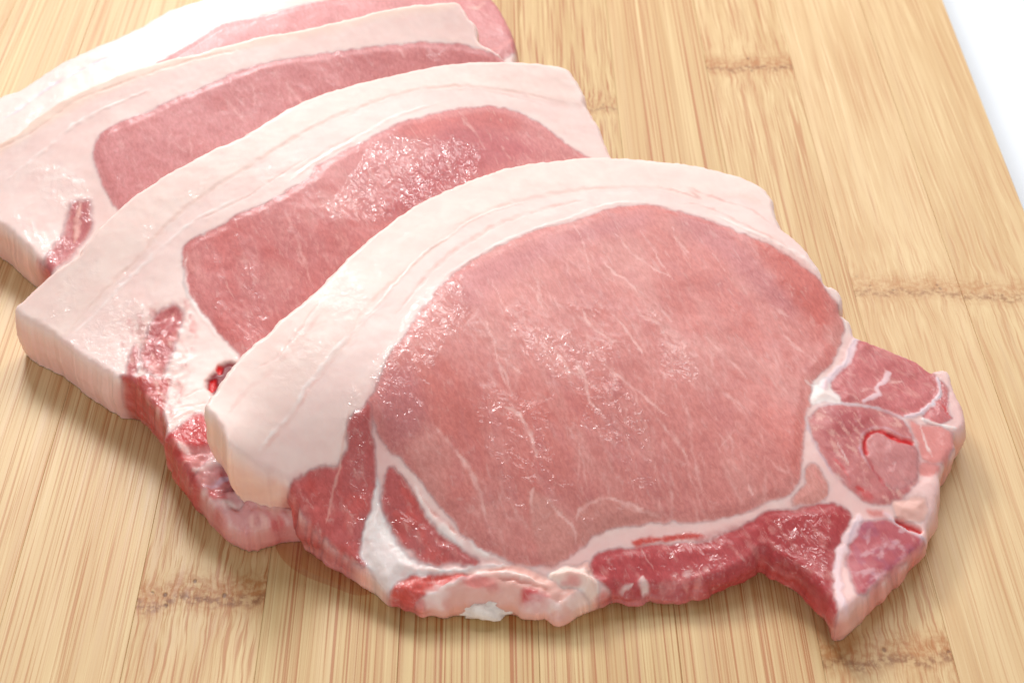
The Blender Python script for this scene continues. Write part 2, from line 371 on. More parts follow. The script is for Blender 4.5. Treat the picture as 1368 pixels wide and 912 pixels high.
   ('N',None,'eye_pale',[(-27.74,-45.85),(-25.92,-38.86),(-22.93,-33.17),(-20.43,-27.78),(-18.4,-22.93),(-15.25,-16.97),(-11.45,-11.19),(-6.4,-6.02),(-0.66,-1.17),(6.37,3.82),(14.09,7.14),(18.93,10.21),(25.01,13.02),(31.08,14.13),(37.04,13.13),(42.96,11.53),(44.56,11.16),(51.52,8.02),(58.47,5.08),(64.04,0.89),(68.41,-2.93),(70.41,-6.27),(72.11,-9.57),(72.56,-13.12),(72.56,-16.82),(70.71,-22.68),(67.53,-28.96),(63.47,-33.77),(62.34,-40.09),(60.43,-44.97),(59.5,-51.06),(58.51,-56.16),(57.26,-60.64),(54.76,-63.55),(52.65,-64.02),(46.27,-66.43),(39.08,-67.63),(32.07,-68.03),(27.12,-68.65),(23.07,-69.48),(19.32,-70.35),(15.57,-72.49),(11.68,-75.94),(9.91,-77.02),(6.25,-78.24),(1.31,-78.19),(-1.02,-77.07),(-4.97,-75.41),(-8.34,-73.64),(-12.67,-69.0),(-17.81,-63.34),(-22.24,-58.75),(-26.06,-55.46),(-27.96,-52.2),(-28.84,-48.66)],1.0,6,0.05,0.5,-1.0821041362364843,2.6,0),
   ('N',None,'eye_dusk',[(-27.74,-45.85),(-25.92,-38.86),(-22.93,-33.17),(-20.43,-27.78),(-18.4,-22.93),(-15.25,-16.97),(-11.45,-11.19),(-6.4,-6.02),(-0.66,-1.17),(6.37,3.82),(14.09,7.14),(18.93,10.21),(25.01,13.02),(31.08,14.13),(37.04,13.13),(42.96,11.53),(44.56,11.16),(51.52,8.02),(58.47,5.08),(64.04,0.89),(68.41,-2.93),(70.41,-6.27),(72.11,-9.57),(72.56,-13.12),(72.56,-16.82),(70.71,-22.68),(67.53,-28.96),(63.47,-33.77),(62.34,-40.09),(60.43,-44.97),(59.5,-51.06),(58.51,-56.16),(57.26,-60.64),(54.76,-63.55),(52.65,-64.02),(46.27,-66.43),(39.08,-67.63),(32.07,-68.03),(27.12,-68.65),(23.07,-69.48),(19.32,-70.35),(15.57,-72.49),(11.68,-75.94),(9.91,-77.02),(6.25,-78.24),(1.31,-78.19),(-1.02,-77.07),(-4.97,-75.41),(-8.34,-73.64),(-12.67,-69.0),(-17.81,-63.34),(-22.24,-58.75),(-26.06,-55.46),(-27.96,-52.2),(-28.84,-48.66)],1.0,2.2,0.1,0.35,-1.1519173063162575,3,0),
   ('R',None,'eye_brown',[(3.53,-66.06),(6.92,-66.07),(11.19,-69.96),(12.66,-73.88),(9.25,-77.59),(6.2,-78.24),(3.81,-72.69)],0.8,0.0,0.35),
   ('R',None,'eye_brown',[(12.09,-71.03),(13.08,-67.42),(18.1,-64.97),(22.47,-64.9),(26.17,-66.14),(29.23,-67.7),(19.82,-70.26),(15.44,-72.72),(12.96,-73.85)],0.6,0.0,0.35),
   ('R',None,'eye_dusk',[(37.96,11.52),(48.51,7.95),(55.42,-1.51),(62.91,-9.38),(60.42,-15.97),(54.49,-11.05),(46.53,-1.39),(39.9,5.01)],3.0,0.0,0.35),
   ('R',None,'eye_red',[(54.39,6.42),(64.66,1.01),(68.75,-5.14),(70.91,-12.04),(67.1,-18.96),(62.57,-12.47),(58.12,-4.18)],2.5,0.0,0.35),
   ('R',None,'eye_dusk',[(-11.43,-12.46),(1.07,-3.6),(14.02,4.54),(24.88,9.96),(30.93,11.51),(29.46,6.19),(13.87,-1.43),(1.06,-12.01),(-8.98,-22.88)],3,0.0,0.35),
   ('R',None,'eye_dusk',[(-27.12,-43.31),(-20.22,-41.58),(-17.42,-50.91),(-22.29,-56.67),(-26.75,-53.36)],2.5,0.0,0.35),
   ('S',None,'marble',[(22.83,3.75),(24.48,0.99),(26.67,-2.47),(29.46,-4.97),(31.69,-6.69),(35.06,-8.63)],0.6325,0.8250000000000001,-0.05,1),
   ('S',None,'marble',[(28.81,5.27),(30.92,0.52),(32.95,-4.92),(35.54,-10.13)],0.5175,0.66,-0.05,1),
   ('S',None,'marble',[(36.1,7.86),(36.97,2.95),(39.56,-2.42)],0.69,0.66,-0.05,1),
   ('S',None,'marble',[(19.61,-4.12),(21.76,-8.31),(25.12,-10.68),(27.25,-14.3)],0.8049999999999999,0.935,-0.05,1),
   ('S',None,'marble',[(14.04,5.4),(15.67,0.44),(17.15,-8.47),(19.28,-13.36)],0.45999999999999996,0.6050000000000001,-0.05,1),
   ('S',None,'marble',[(4.55,-3.25),(7.94,-8.74),(10.17,-12.53)],0.45999999999999996,0.44000000000000006,-0.05,1),
   ('S',None,'marble',[(2.76,-12.63),(5.54,-18.67),(7.16,-23.8)],0.575,0.55,-0.05,1),
   ('S',None,'marble',[(15.08,-20.42),(16.11,-23.99),(19.36,-27.15),(22.64,-28.85)],0.9199999999999999,0.935,-0.05,1),
   ('S',None,'marble',[(20.19,-19.74),(23.41,-23.76),(26.0,-28.46),(28.52,-33.74)],0.575,0.8250000000000001,-0.05,1),
   ('S',None,'marble',[(32.17,-18.25),(34.23,-21.73)],0.69,0.77,-0.05,1),
   ('S',None,'marble',[(26.95,-20.39),(30.82,-22.14),(32.96,-24.09)],0.8049999999999999,0.66,-0.05,1),
   ('S',None,'marble',[(-5.61,-26.36),(-3.35,-34.11),(-2.23,-40.73),(-0.61,-43.85)],0.45999999999999996,0.7150000000000001,-0.05,1),
   ('S',None,'marble',[(-4.61,-13.47),(-1.19,-23.48),(2.13,-29.01)],0.40249999999999997,0.49500000000000005,-0.05,1),
   ('S',None,'marble',[(-3.34,-35.51),(2.08,-40.13)],0.45999999999999996,0.66,-0.05,1),
   ('S',None,'marble',[(9.23,-33.59),(11.36,-36.68)],0.575,0.66,-0.05,1),
   ('S',None,'marble',[(13.06,-34.36),(14.57,-39.51)],0.69,0.66,-0.05,1),
   ('S',None,'marble',[(-15.5,-52.67),(-12.31,-56.78),(-9.15,-60.29),(-7.26,-63.2),(-6.0,-67.14),(-4.75,-70.99),(-3.51,-73.72)],0.9199999999999999,0.8250000000000001,-0.05,1),
   ('S',None,'marble',[(-1.74,-47.9),(0.78,-49.04),(3.29,-52.92),(4.52,-56.78),(5.12,-59.3)],1.035,0.8800000000000001,-0.05,1),
   ('S',None,'marble',[(-3.71,-36.8),(-1.13,-41.18),(0.15,-46.25)],0.575,0.66,-0.05,1),
   ('S',None,'marble',[(4.47,-64.26),(3.84,-66.6),(3.64,-69.39)],1.035,0.8250000000000001,-0.05,1),
   ('S',None,'marble',[(6.31,-65.84),(9.36,-68.99),(11.79,-71.06),(12.66,-73.88)],0.8049999999999999,0.8800000000000001,-0.05,1),
   ('S',None,'marble',[(12.42,-69.83),(13.7,-67.34),(18.1,-64.97),(22.47,-65.03),(29.25,-67.09)],0.8049999999999999,0.66,-0.05,1),
   ('S',None,'marble',[(13.16,-34.21),(15.0,-38.73),(16.12,-44.68),(19.23,-47.88)],0.69,0.66,-0.05,1),
   ('S',None,'marble',[(18.41,-33.41),(22.17,-37.74),(27.19,-41.8),(32.11,-46.53)],0.69,0.77,-0.05,1),
   ('S',None,'marble',[(29.53,-46.73),(33.14,-51.36),(35.46,-55.26)],0.69,0.7150000000000001,-0.05,1),
   ('S',None,'marble',[(22.37,-49.58),(24.67,-56.03)],0.45999999999999996,0.55,-0.05,1),
   ('S',None,'marble',[(5.18,-52.01),(7.66,-55.08)],0.45999999999999996,0.55,-0.05,1),
   ('S',None,'marble',[(44.87,-0.03),(47.39,-5.25)],0.575,0.66,-0.05,1),
   ('S',None,'marble',[(56.05,-13.06),(60.42,-15.97)],1.035,0.55,-0.05,1),
   ('S',None,'marble',[(40.65,-24.64),(45.8,-30.59),(49.22,-35.99)],0.8049999999999999,0.7150000000000001,-0.05,1),
   ('S',None,'marble',[(57.53,-21.16),(62.71,-26.19)],0.8049999999999999,0.44000000000000006,-0.05,1),
   ('S',None,'marble',[(36.3,4.53),(39.49,-0.81)],0.575,0.55,-0.05,1),
   ('S',None,'marble',[(47.29,-60.91),(48.12,-62.95)],0.9199999999999999,0.77,-0.05,1),
   ('S',None,'marble',[(18.2,-64.15),(24.05,-65.98),(29.57,-67.39)],0.9199999999999999,0.66,-0.05,1),
   ('N',None,'pinkfat',[(-37.88,-61.51),(-42.24,-62.15),(-44.29,-64.12),(-42.58,-69.16),(-35.78,-74.45),(-26.66,-81.43),(-20.65,-86.88),(-27.17,-69.52),(-31.64,-69.21)],1.0,2.0,0.1,0.5,-0.6981317007977318,2,2),
   ('R','belly_muscle','lean_dark',[(-28.85,-48.35),(-30.47,-49.59),(-32.52,-51.41),(-33.2,-53.6),(-32.81,-56.36),(-34.99,-58.87),(-37.51,-59.28),(-40.13,-60.38),(-42.26,-61.78),(-44.3,-63.86),(-42.94,-65.53),(-41.37,-67.99),(-38.94,-70.27),(-35.91,-72.42),(-32.55,-74.89),(-29.03,-77.74),(-29.31,-75.1),(-29.03,-71.45),(-28.4,-68.48),(-27.6,-65.55),(-27.07,-63.07),(-27.02,-59.37),(-27.55,-56.26),(-28.27,-51.79)],0.6,0.35,0.35),
   ('R',None,'lean_pink',[(-36.4,-61.44),(-40.1,-61.12),(-43.46,-63.79),(-41.33,-68.71),(-35.88,-72.88),(-34.61,-69.15),(-35.57,-63.9)],2,0.0,0.35),
   ('S',None,'fat_pink',[(-32.57,-49.95),(-33.7,-55.41),(-34.37,-59.25),(-35.56,-63.11),(-36.6,-69.23)],0.8,0.75,0.0,1),
   ('N',None,'eye_pale',[(-28.85,-48.35),(-32.9,-53.61),(-34.99,-58.87),(-42.26,-61.78),(-42.94,-65.53),(-38.94,-70.27),(-29.03,-77.74),(-29.03,-71.45),(-27.07,-63.07),(-28.27,-51.79)],1.0,1.5,0.12,0.5,-1.2217304763960306,2.6,2),
   ('N',None,'lean_bright',[(-28.85,-48.35),(-32.9,-53.61),(-34.99,-58.87),(-42.26,-61.78),(-42.94,-65.53),(-38.94,-70.27),(-29.03,-77.74),(-29.03,-71.45),(-27.07,-63.07),(-28.27,-51.79)],1.0,3,0.05,0.45,-1.0471975511965976,2,1),
   ('R','cartilage','cartilage',[(-26.97,-61.63),(-25.91,-66.44),(-24.42,-70.44),(-21.52,-74.45),(-18.07,-77.59),(-12.58,-78.83),(-17.4,-79.83),(-21.02,-80.28),(-23.35,-82.47),(-25.51,-81.45),(-28.13,-77.46),(-29.85,-73.57),(-29.09,-69.48),(-27.36,-65.78)],0.5,0.9,0.35),
   ('R','flank_muscle','lean_dark',[(-24.7,-59.97),(-22.18,-61.43),(-19.63,-64.26),(-17.7,-67.65),(-14.55,-71.15),(-10.21,-74.64),(-6.54,-76.9),(-7.13,-78.1),(-12.0,-77.4),(-15.02,-77.95),(-18.09,-76.82),(-21.24,-73.7),(-23.8,-70.5),(-25.45,-67.02),(-25.76,-62.75)],0.6,0.35,0.35),
   ('N',None,'eye_pale',[(-25.61,-61.21),(-19.63,-64.26),(-14.55,-71.15),(-6.53,-77.45),(-18.09,-76.82),(-23.8,-70.5)],1.0,1.3,0.15,0.5,-0.8726646259971648,2.4,2),
   ('N',None,'lean_bright',[(-25.61,-61.21),(-19.63,-64.26),(-14.55,-71.15),(-6.53,-77.45),(-18.09,-76.82),(-23.8,-70.5)],1.0,2.5,0.05,0.5,-0.8726646259971648,2,1),
   ('S',None,'fat_line2',[(-24.1,-59.23),(-18.98,-65.38),(-15.17,-70.56),(-9.6,-75.2)],0.5,0.5,0.0,1),
   ('R','flank_muscle','lean_bright',[(-23.33,-82.79),(-21.59,-81.02),(-18.61,-79.7),(-12.57,-79.29),(-8.63,-79.82),(-10.73,-81.11),(-16.1,-83.36),(-19.91,-86.1),(-22.64,-85.06)],0.45,0.3,0.35),
   ('S',None,'fat_white_and_glint',[(-16.14,-83.77),(-10.49,-81.32),(-5.17,-79.86),(0.18,-80.38),(6.65,-82.21)],1.6,0.8,0.6,1),
   ('S',None,'fat_white_and_glint',[(-17.04,-78.78),(-10.53,-78.97),(-5.18,-78.3),(-0.58,-78.24)],1.3,0.8,0.4,1),
   ('S',None,'fat_line2',[(-2.87,-80.97),(2.85,-81.92),(7.02,-83.15)],0.8,0.7,-0.4,1),
   ('S',None,'fat_white_and_glint',[(-19.35,-63.36),(-16.51,-68.35),(-12.56,-72.05),(-8.28,-74.79),(-2.88,-76.8)],2.0,0.85,0.3,1),
   ('S',None,'fat_line2',[(-18.54,-64.43),(-16.13,-67.68),(-11.8,-71.39),(-8.28,-74.27)],0.6,0.55,-0.2,1),
   ('R','fat_knob','fat_knob',[(7.06,-79.8),(10.52,-78.22),(14.35,-78.72),(16.41,-80.85),(16.53,-83.38),(14.61,-83.7),(10.83,-82.73),(8.56,-82.02)],0.5,1.6,0.35),
   ('R',None,'blood_pink',[(2.84,-83.21),(7.01,-83.9),(6.99,-85.81),(4.72,-86.49),(1.7,-84.83)],0.8,0.2,0.35),
   ('R',None,'lean_bright',[(6.96,-88.1),(10.37,-86.97),(11.87,-87.72),(8.82,-89.48),(6.95,-88.87)],0.6,0.3,0.35),
   ('R',None,'lean_bright',[(14.6,-84.09),(18.07,-82.67),(19.99,-82.71),(17.26,-84.31),(14.58,-84.87)],0.5,0.0,0.35),
   ('N',None,'blood_pink',[(-23.62,-84.6),(-17.95,-81.55),(-6.4,-78.66),(8.11,-81.01),(16.86,-79.81),(19.63,-84.06),(10.85,-89.72),(-6.33,-86.26),(-17.79,-86.77)],1.0,3.0,0.12,0.6,-0.17453292519943295,2.2,5),
   ('N',None,'fat_white_and_glint',[(-23.62,-84.6),(-17.95,-81.55),(-6.4,-78.66),(8.11,-81.01),(16.86,-79.81),(19.63,-84.06),(10.85,-89.72),(-6.33,-86.26),(-17.79,-86.77)],1.0,2.6,0.1,0.6,-0.08726646259971647,2.6,2),
   ('N',None,'membrane',[(-29.85,-73.57),(-25.62,-71.49),(-20.53,-76.6),(-12.58,-78.54),(-20.37,-81.55),(-25.2,-81.45)],1.0,3,0.1,0.4,0.0,1,1),
   ('R','flap_muscle','flap',[(15.32,-77.06),(17.27,-75.15),(23.98,-73.27),(28.9,-72.41),(31.88,-72.11),(38.85,-71.49),(44.58,-69.46),(48.27,-67.31),(51.89,-66.08),(56.76,-66.07),(62.53,-64.92),(65.9,-65.8),(67.09,-67.17),(65.38,-71.34),(63.05,-75.67),(61.86,-81.04),(61.21,-86.31),(60.78,-93.45),(56.93,-87.78),(54.26,-81.4),(51.65,-78.24),(49.92,-75.62),(48.64,-75.44),(47.03,-77.14),(44.58,-78.74),(41.89,-79.97),(37.17,-81.48),(32.06,-82.3),(27.25,-82.58),(23.31,-82.85),(18.97,-82.3),(16.82,-81.14),(15.85,-79.17)],0.4,0.4,0.35),
   ('R',None,'flap_dark',[(49.04,-68.72),(57.26,-67.02),(65.48,-66.82),(62.36,-76.42),(60.64,-86.29),(55.88,-79.75),(50.75,-74.39)],2.5,0.0,0.35),
   ('R',None,'lean_bright',[(23.83,-72.32),(27.13,-71.22),(31.72,-70.61),(35.01,-69.88),(37.88,-70.69),(34.93,-71.33),(31.02,-71.6),(27.08,-72.33),(24.45,-73.21)],0.4,0.0,0.35),
   ('S',None,'marble',[(19.18,-75.99),(18.97,-77.6)],0.8,0.7,0.0,1),
   ('S',None,'fat_white_and_glint',[(34.58,-77.58),(33.84,-79.27)],1.5,0.6,0.3,1),
   ('S',None,'fat_white_and_glint',[(38.44,-77.08),(37.1,-78.04)],1.2,0.45,0.0,1),
   ('S',None,'fat_white_and_glint',[(25.18,-79.27),(26.17,-82.22)],1.6,0.7,0.4,1),
   ('S',None,'fat_white_and_glint',[(35.94,-81.16),(33.59,-83.18)],1.2,0.5,0.0,1),
   ('S',None,'fat_white_and_glint',[(20.25,-82.36),(23.5,-81.08)],0.9,0.6,0.0,1),
   ('N',None,'eye_pale',[(16.97,-75.46),(31.88,-72.11),(48.27,-67.31),(62.53,-64.92),(67.09,-67.17),(63.05,-75.67),(61.86,-81.04),(60.78,-93.45),(54.26,-81.4),(48.64,-75.44),(37.17,-81.48),(27.25,-82.58),(16.82,-81.14)],1.0,1.0,0.12,0.4,-0.8726646259971648,3,0.6),
   ('N',None,'flap_dark',[(16.97,-75.46),(31.88,-72.11),(48.27,-67.31),(62.53,-64.92),(67.09,-67.17),(63.05,-75.67),(61.86,-81.04),(60.78,-93.45),(54.26,-81.4),(48.64,-75.44),(37.17,-81.48),(27.25,-82.58),(16.82,-81.14)],1.0,5,0.05,0.5,-0.3490658503988659,1.5,0),
   ('N',None,'pinkfat',[(18.25,-81.91),(27.07,-80.4),(37.35,-78.86),(42.44,-78.5),(37.06,-82.99),(26.87,-84.37),(18.91,-84.12)],1.0,2.2,0.2,0.6,0.3490658503988659,1,4),
   ('R','chine_muscle','chine',[(75.39,-18.56),(79.68,-19.15),(84.9,-21.12),(89.23,-22.71),(91.65,-25.88),(92.16,-28.85),(90.46,-33.17),(87.37,-37.1),(85.05,-38.86),(82.21,-39.91),(79.19,-39.39),(76.21,-38.57),(73.18,-38.08),(69.51,-38.91),(68.45,-37.06),(66.69,-35.35),(67.9,-32.04),(71.18,-27.26)],0.55,0.3,0.35),
   ('N',None,'eye_dusk',[(75.39,-18.56),(84.9,-21.12),(91.65,-25.88),(90.46,-33.17),(85.05,-38.86),(76.21,-38.57),(68.45,-37.06),(67.9,-32.04)],1.0,4,0.05,0.5,0.17453292519943295,1.5,0),
   ('N',None,'eye_pale',[(75.39,-18.56),(84.9,-21.12),(91.65,-25.88),(90.46,-33.17),(85.05,-38.86),(76.21,-38.57),(68.45,-37.06),(67.9,-32.04)],1.0,1.6,0.15,0.5,-0.4363323129985824,2.6,1),
   ('S',None,'marble',[(80.62,-30.6),(83.54,-29.35)],0.9,0.6,0.0,1),
   ('S',None,'marble',[(77.87,-33.68),(75.65,-33.58),(73.64,-34.96)],0.7,0.6,0.0,1),
   ('S',None,'vein',[(80.85,-27.77),(79.73,-30.49),(77.49,-32.66),(77.63,-34.65),(75.72,-35.99),(73.79,-37.52)],1.1,0.8,0.1,0),
   ('S',None,'marble',[(66.84,-35.92),(70.37,-36.03),(73.22,-37.77)],0.5,0.4,0.0,1),
   ('R','chine_muscle','chine',[(92.31,-27.28),(94.02,-29.12),(92.68,-34.29),(92.84,-38.18),(90.61,-40.15),(87.29,-41.34),(86.35,-39.07),(89.33,-34.91),(92.08,-31.02)],0.35,0.2,0.35),
   ('R','chine_muscle','pinkfat',[(83.66,-40.49),(85.88,-41.78),(90.39,-41.35),(92.63,-43.13),(90.96,-48.39),(88.13,-51.55),(85.94,-51.67),(84.37,-50.63),(84.03,-47.46),(83.24,-44.29)],0.6,0.0,0.35),
   ('S',None,'fat_white_and_glint',[(85.47,-41.57),(85.84,-47.12),(86.62,-50.22)],0.6,0.7,0.0,1),
   ('S',None,'vein',[(92.01,-26.43),(91.79,-30.15),(89.33,-34.91),(86.05,-38.25),(82.65,-39.94)],1.0,0.9,0.2,0),
   ('S',None,'fat_white_and_glint',[(86.14,-40.28),(89.6,-40.8),(93.1,-41.05)],1.0,0.8,0.2,0),
   ('S',None,'blood',[(91.66,-34.48),(92.52,-38.24)],0.7,0.6,0.0,1),
   ('R','fat_pocket','fat_white_and_glint',[(61.79,-33.98),(63.63,-35.1),(66.93,-31.96),(67.25,-35.53),(68.82,-37.58),(68.56,-39.42),(65.48,-39.48),(62.71,-40.6),(62.12,-38.37),(63.32,-35.76)],0.5,0.5,0.35),
   ('S',None,'vein',[(75.44,-18.25),(72.4,-25.1),(68.4,-31.01),(65.37,-35.34)],1.5,0.9,0.15,0),
   ('R','vertebra_bone','bone',[(62.93,-42.3),(67.61,-39.92),(73.02,-39.12),(77.44,-39.18),(80.83,-40.2),(82.66,-42.99),(83.08,-46.55),(84.01,-50.17),(83.3,-54.49),(81.39,-58.36),(78.3,-61.82),(74.63,-63.83),(69.61,-63.63),(67.03,-60.76),(64.85,-57.81),(63.16,-54.18),(61.27,-48.71),(61.15,-45.42)],0.5,0.2,0.35),
   ('S',None,'bone_edge',[(60.58,-45.51),(60.68,-48.25),(62.11,-52.3),(63.73,-56.54),(65.37,-60.52)],0.8,0.5,0.05,1),
   ('S',None,'vein',[(62.96,-42.0),(67.65,-39.61),(73.08,-38.69),(77.49,-38.88),(81.11,-39.85),(82.98,-43.21)],0.9,0.5,0.05,1),
   ('R',None,'bone_dark',[(66.95,-41.52),(72.85,-40.22),(76.14,-41.81),(71.9,-46.7),(68.61,-48.49),(65.8,-46.85)],2,0.0,0.35),
   ('N',None,'bone_dark',[(62.93,-42.3),(73.02,-39.12),(80.83,-40.2),(83.08,-46.55),(83.3,-54.49),(78.3,-61.82),(69.61,-63.63),(64.85,-57.81),(61.27,-48.71)],1.0,2.6,0.05,0.6,-1.0471975511965976,1.8,1),
   ('N',None,'fat_pink',[(62.93,-42.3),(73.02,-39.12),(80.83,-40.2),(83.08,-46.55),(83.3,-54.49),(78.3,-61.82),(69.61,-63.63),(64.85,-57.81),(61.27,-48.71)],1.0,1.2,0.15,0.6,-1.0471975511965976,2,1),
   ('N',None,'blood_pink',[(65.96,-52.18),(71.16,-58.21),(75.98,-60.27),(70.4,-63.98),(66.91,-61.7)],1.0,1.6,0.2,0.7,-1.0471975511965976,2,0),
   ('R','marrow','marrow',[(72.17,-49.37),(73.62,-46.88),(76.05,-45.24),(78.96,-46.29),(82.22,-47.82),(83.56,-50.25),(82.07,-56.24),(78.27,-59.15),(74.92,-58.76),(73.11,-54.89),(72.22,-52.0)],0.5,0.15,0.35),
   ('S',None,'bone_edge',[(82.82,-45.5),(80.41,-45.43),(78.01,-43.97),(75.32,-44.28),(72.88,-45.93),(71.27,-49.56),(71.63,-53.15),(72.74,-55.96)],0.7,0.5,0.1,1),
   ('S',None,'blood',[(82.31,-47.25),(80.15,-47.03),(78.55,-46.1)],1.9,0.97,-0.25,0),
   ('S',None,'blood',[(78.96,-46.29),(76.05,-45.24),(73.63,-46.77),(72.3,-49.34),(72.45,-51.95)],1.0,0.9,-0.2,0),
   ('S',None,'blood_pink',[(72.45,-51.95),(73.07,-55.15),(74.22,-57.66),(75.4,-59.89)],0.8,0.85,-0.15,1),
   ('S',None,'blood',[(68.74,-60.51),(70.74,-61.37)],1.1,0.65,0.0,1),
   ('S',None,'blood_pink',[(65.26,-54.34),(67.06,-56.98),(67.94,-60.16)],0.8,0.6,0.0,1),
   ('S',None,'fat_white_and_glint',[(66.24,-50.03),(67.51,-53.44),(68.12,-55.33)],0.5,0.6,0.0,1),
   ('R','tendon_muscle','eye_brown',[(59.94,-56.52),(61.59,-56.82),(62.93,-59.9),(63.01,-63.01),(60.32,-65.12),(57.03,-65.4),(55.41,-64.42),(58.25,-61.07),(59.16,-57.97)],0.5,0.3,0.35),
   ('S',None,'pinkfat',[(59.89,-57.0),(61.66,-60.02),(63.04,-60.79)],0.5,0.6,0.0,1),
   ('R','cartilage','fat_pink',[(76.25,-62.68),(79.23,-61.75),(83.62,-61.06),(83.0,-64.91),(81.29,-66.76),(78.08,-66.74),(76.19,-65.88)],0.5,0.6,0.35),
   ('S',None,'blood',[(76.85,-66.92),(78.69,-68.03),(80.94,-68.97)],1.6,0.9,-0.9,0),
   ('R',None,'pinkfat',[(70.64,-65.32),(74.65,-65.42),(74.08,-66.63),(71.25,-66.79)],0.7,0.0,0.35),
   ('R',None,'pinkfat',[(87.59,-52.17),(84.19,-51.72),(83.21,-55.01),(86.24,-55.0)],0.6,0.0,0.35),
   ('R','rib_bone','rib',[(67.73,-69.42),(71.09,-68.01),(75.21,-67.14),(77.6,-68.63),(81.3,-70.45),(81.07,-71.86),(77.05,-76.01),(72.47,-80.16),(68.67,-84.2),(66.02,-86.2),(65.11,-82.37),(64.89,-78.77),(66.17,-73.85)],0.7,0.15,0.35),
   ('N',None,'rib_blue',[(67.73,-69.42),(75.21,-67.14),(81.3,-70.45),(81.07,-71.86),(72.47,-80.16),(66.02,-86.2),(64.89,-78.77)],1.0,3,0.1,0.3,0.3490658503988659,1.4,1),
   ('N',None,'rib_white',[(67.73,-69.42),(75.21,-67.14),(81.3,-70.45),(81.07,-71.86),(72.47,-80.16),(66.02,-86.2),(64.89,-78.77)],1.0,1.7,0.12,0.6,0.5235987755982988,1.6,1),
   ('N',None,'pinkfat',[(84.37,-50.63),(88.58,-51.48),(87.12,-57.42),(86.59,-60.53),(80.04,-61.54),(83.04,-56.07)],1.0,2.2,0.1,0.6,0.0,1,3),
   ('S',None,'rib_white',[(70.86,-69.73),(69.55,-73.49)],1.2,0.5,0.0,1),
   ('S',None,'rib_blue',[(67.22,-73.29),(67.48,-77.02),(68.85,-78.3)],1.5,0.3,0.0,1),
   ('S',None,'rib_blue',[(70.13,-80.07),(68.98,-82.32)],1.3,0.45,0.0,1),
   ('S',None,'rib_white',[(73.24,-72.57),(74.24,-73.81),(76.2,-71.3)],1.0,0.5,0.0,1),
   ('S',None,'rib_blue',[(73.77,-71.6),(75.99,-72.68)],1.4,0.25,0.0,1),
   ('S',None,'vein',[(68.73,-67.76),(66.61,-71.98),(64.08,-76.36),(63.0,-79.91),(62.29,-85.77),(62.43,-89.83)],1.8,0.75,0.25,0),
   ('S',None,'vein',[(74.55,-66.11),(77.43,-68.42),(81.87,-70.61)],1.3,0.7,0.25,0),
   ('S',None,'pinkfat',[(81.8,-71.09),(72.38,-80.68),(67.38,-87.27),(64.06,-91.56)],1.0,0.8,0.0,0),
   ('W',None,'',[(-18.49,-20.5),(-11.46,-10.77),(-8.47,-19.63),(-13.1,-35.29),(-17.66,-45.45),(-28.71,-47.95),(-28.14,-37.54)],3,0.95),
   ('W',None,'',[(-29.26,-38.75),(-15.87,-38.15),(-17.33,-55.05),(-24.17,-56.08),(-28.7,-51.1)],3,0.9),
   ('W',None,'',[(-1.2,-18.77),(18.04,-16.23),(34.9,-20.16),(39.83,-38.96),(1.0,-43.64),(-5.57,-30.1)],5,0.62),
   ('W',None,'',[(-21.33,-45.95),(33.61,-31.72),(28.59,-68.05),(9.84,-78.14),(-3.5,-76.97),(-21.01,-57.77)],6,0.6),
   ('W',None,'',[(-33.98,-45.88),(-28.13,-49.36),(-26.51,-62.7),(-6.53,-77.45),(-12.56,-79.69),(-23.25,-84.73),(-28.9,-80.08),(-32.92,-73.5)],2,1),
   ('W',None,'',[(50.62,-69.74),(63.39,-66.07),(61.17,-85.78),(56.56,-84.22),(50.71,-77.08)],2,0.9),
   ('W',None,'',[(17.26,-75.24),(36.85,-71.65),(50.01,-68.02),(46.14,-76.29),(36.2,-81.91),(20.25,-82.36)],3,0.7),
   ('W',None,'',[(64.13,-22.27),(96.34,-21.49),(95.11,-39.84),(82.34,-63.14),(61.52,-61.36)],4,0.55),
   ('W',None,'',[(-56.7,-56.47),(-41.81,-22.06),(-30.12,-5.14),(-20.63,2.99),(-23.27,-12.09),(-38.55,-45.54),(-43.66,-62.56),(-52.0,-61.49)],3,0.6),
   ('W',None,'',[(-30.12,-70.09),(-18.2,-78.38),(12.44,-78.11),(16.13,-83.99),(8.45,-89.67),(-23.56,-87.55)],3,0.7),
  ]),
 dict(z=[(-111.94,-4.79,13.5),(-100.08,-15.02,12.5),(-84.71,-28.0,12.5),(-71.81,-45.66,12.5),(-58.67,-65.35,8.2),(-50.79,-66.05,6.8),(-42.63,-64.65,7.5),(-98.06,9.8,21.0),(-76.95,32.98,28.0),(-31.84,65.89,32.0),(3.05,74.64,31.0),(15.83,72.68,28.0),(24.55,48.16,20.0),(-73.93,6.15,20.5),(-40.17,12.96,24.0),(-59.18,-22.7,15.0),(-14.85,28.18,24.0),(2.65,-14.33,13.0),(33.91,-40.46,12.0),(42.83,12.03,14.0),(-12.83,-55.41,9.0)],
  t=12.5,
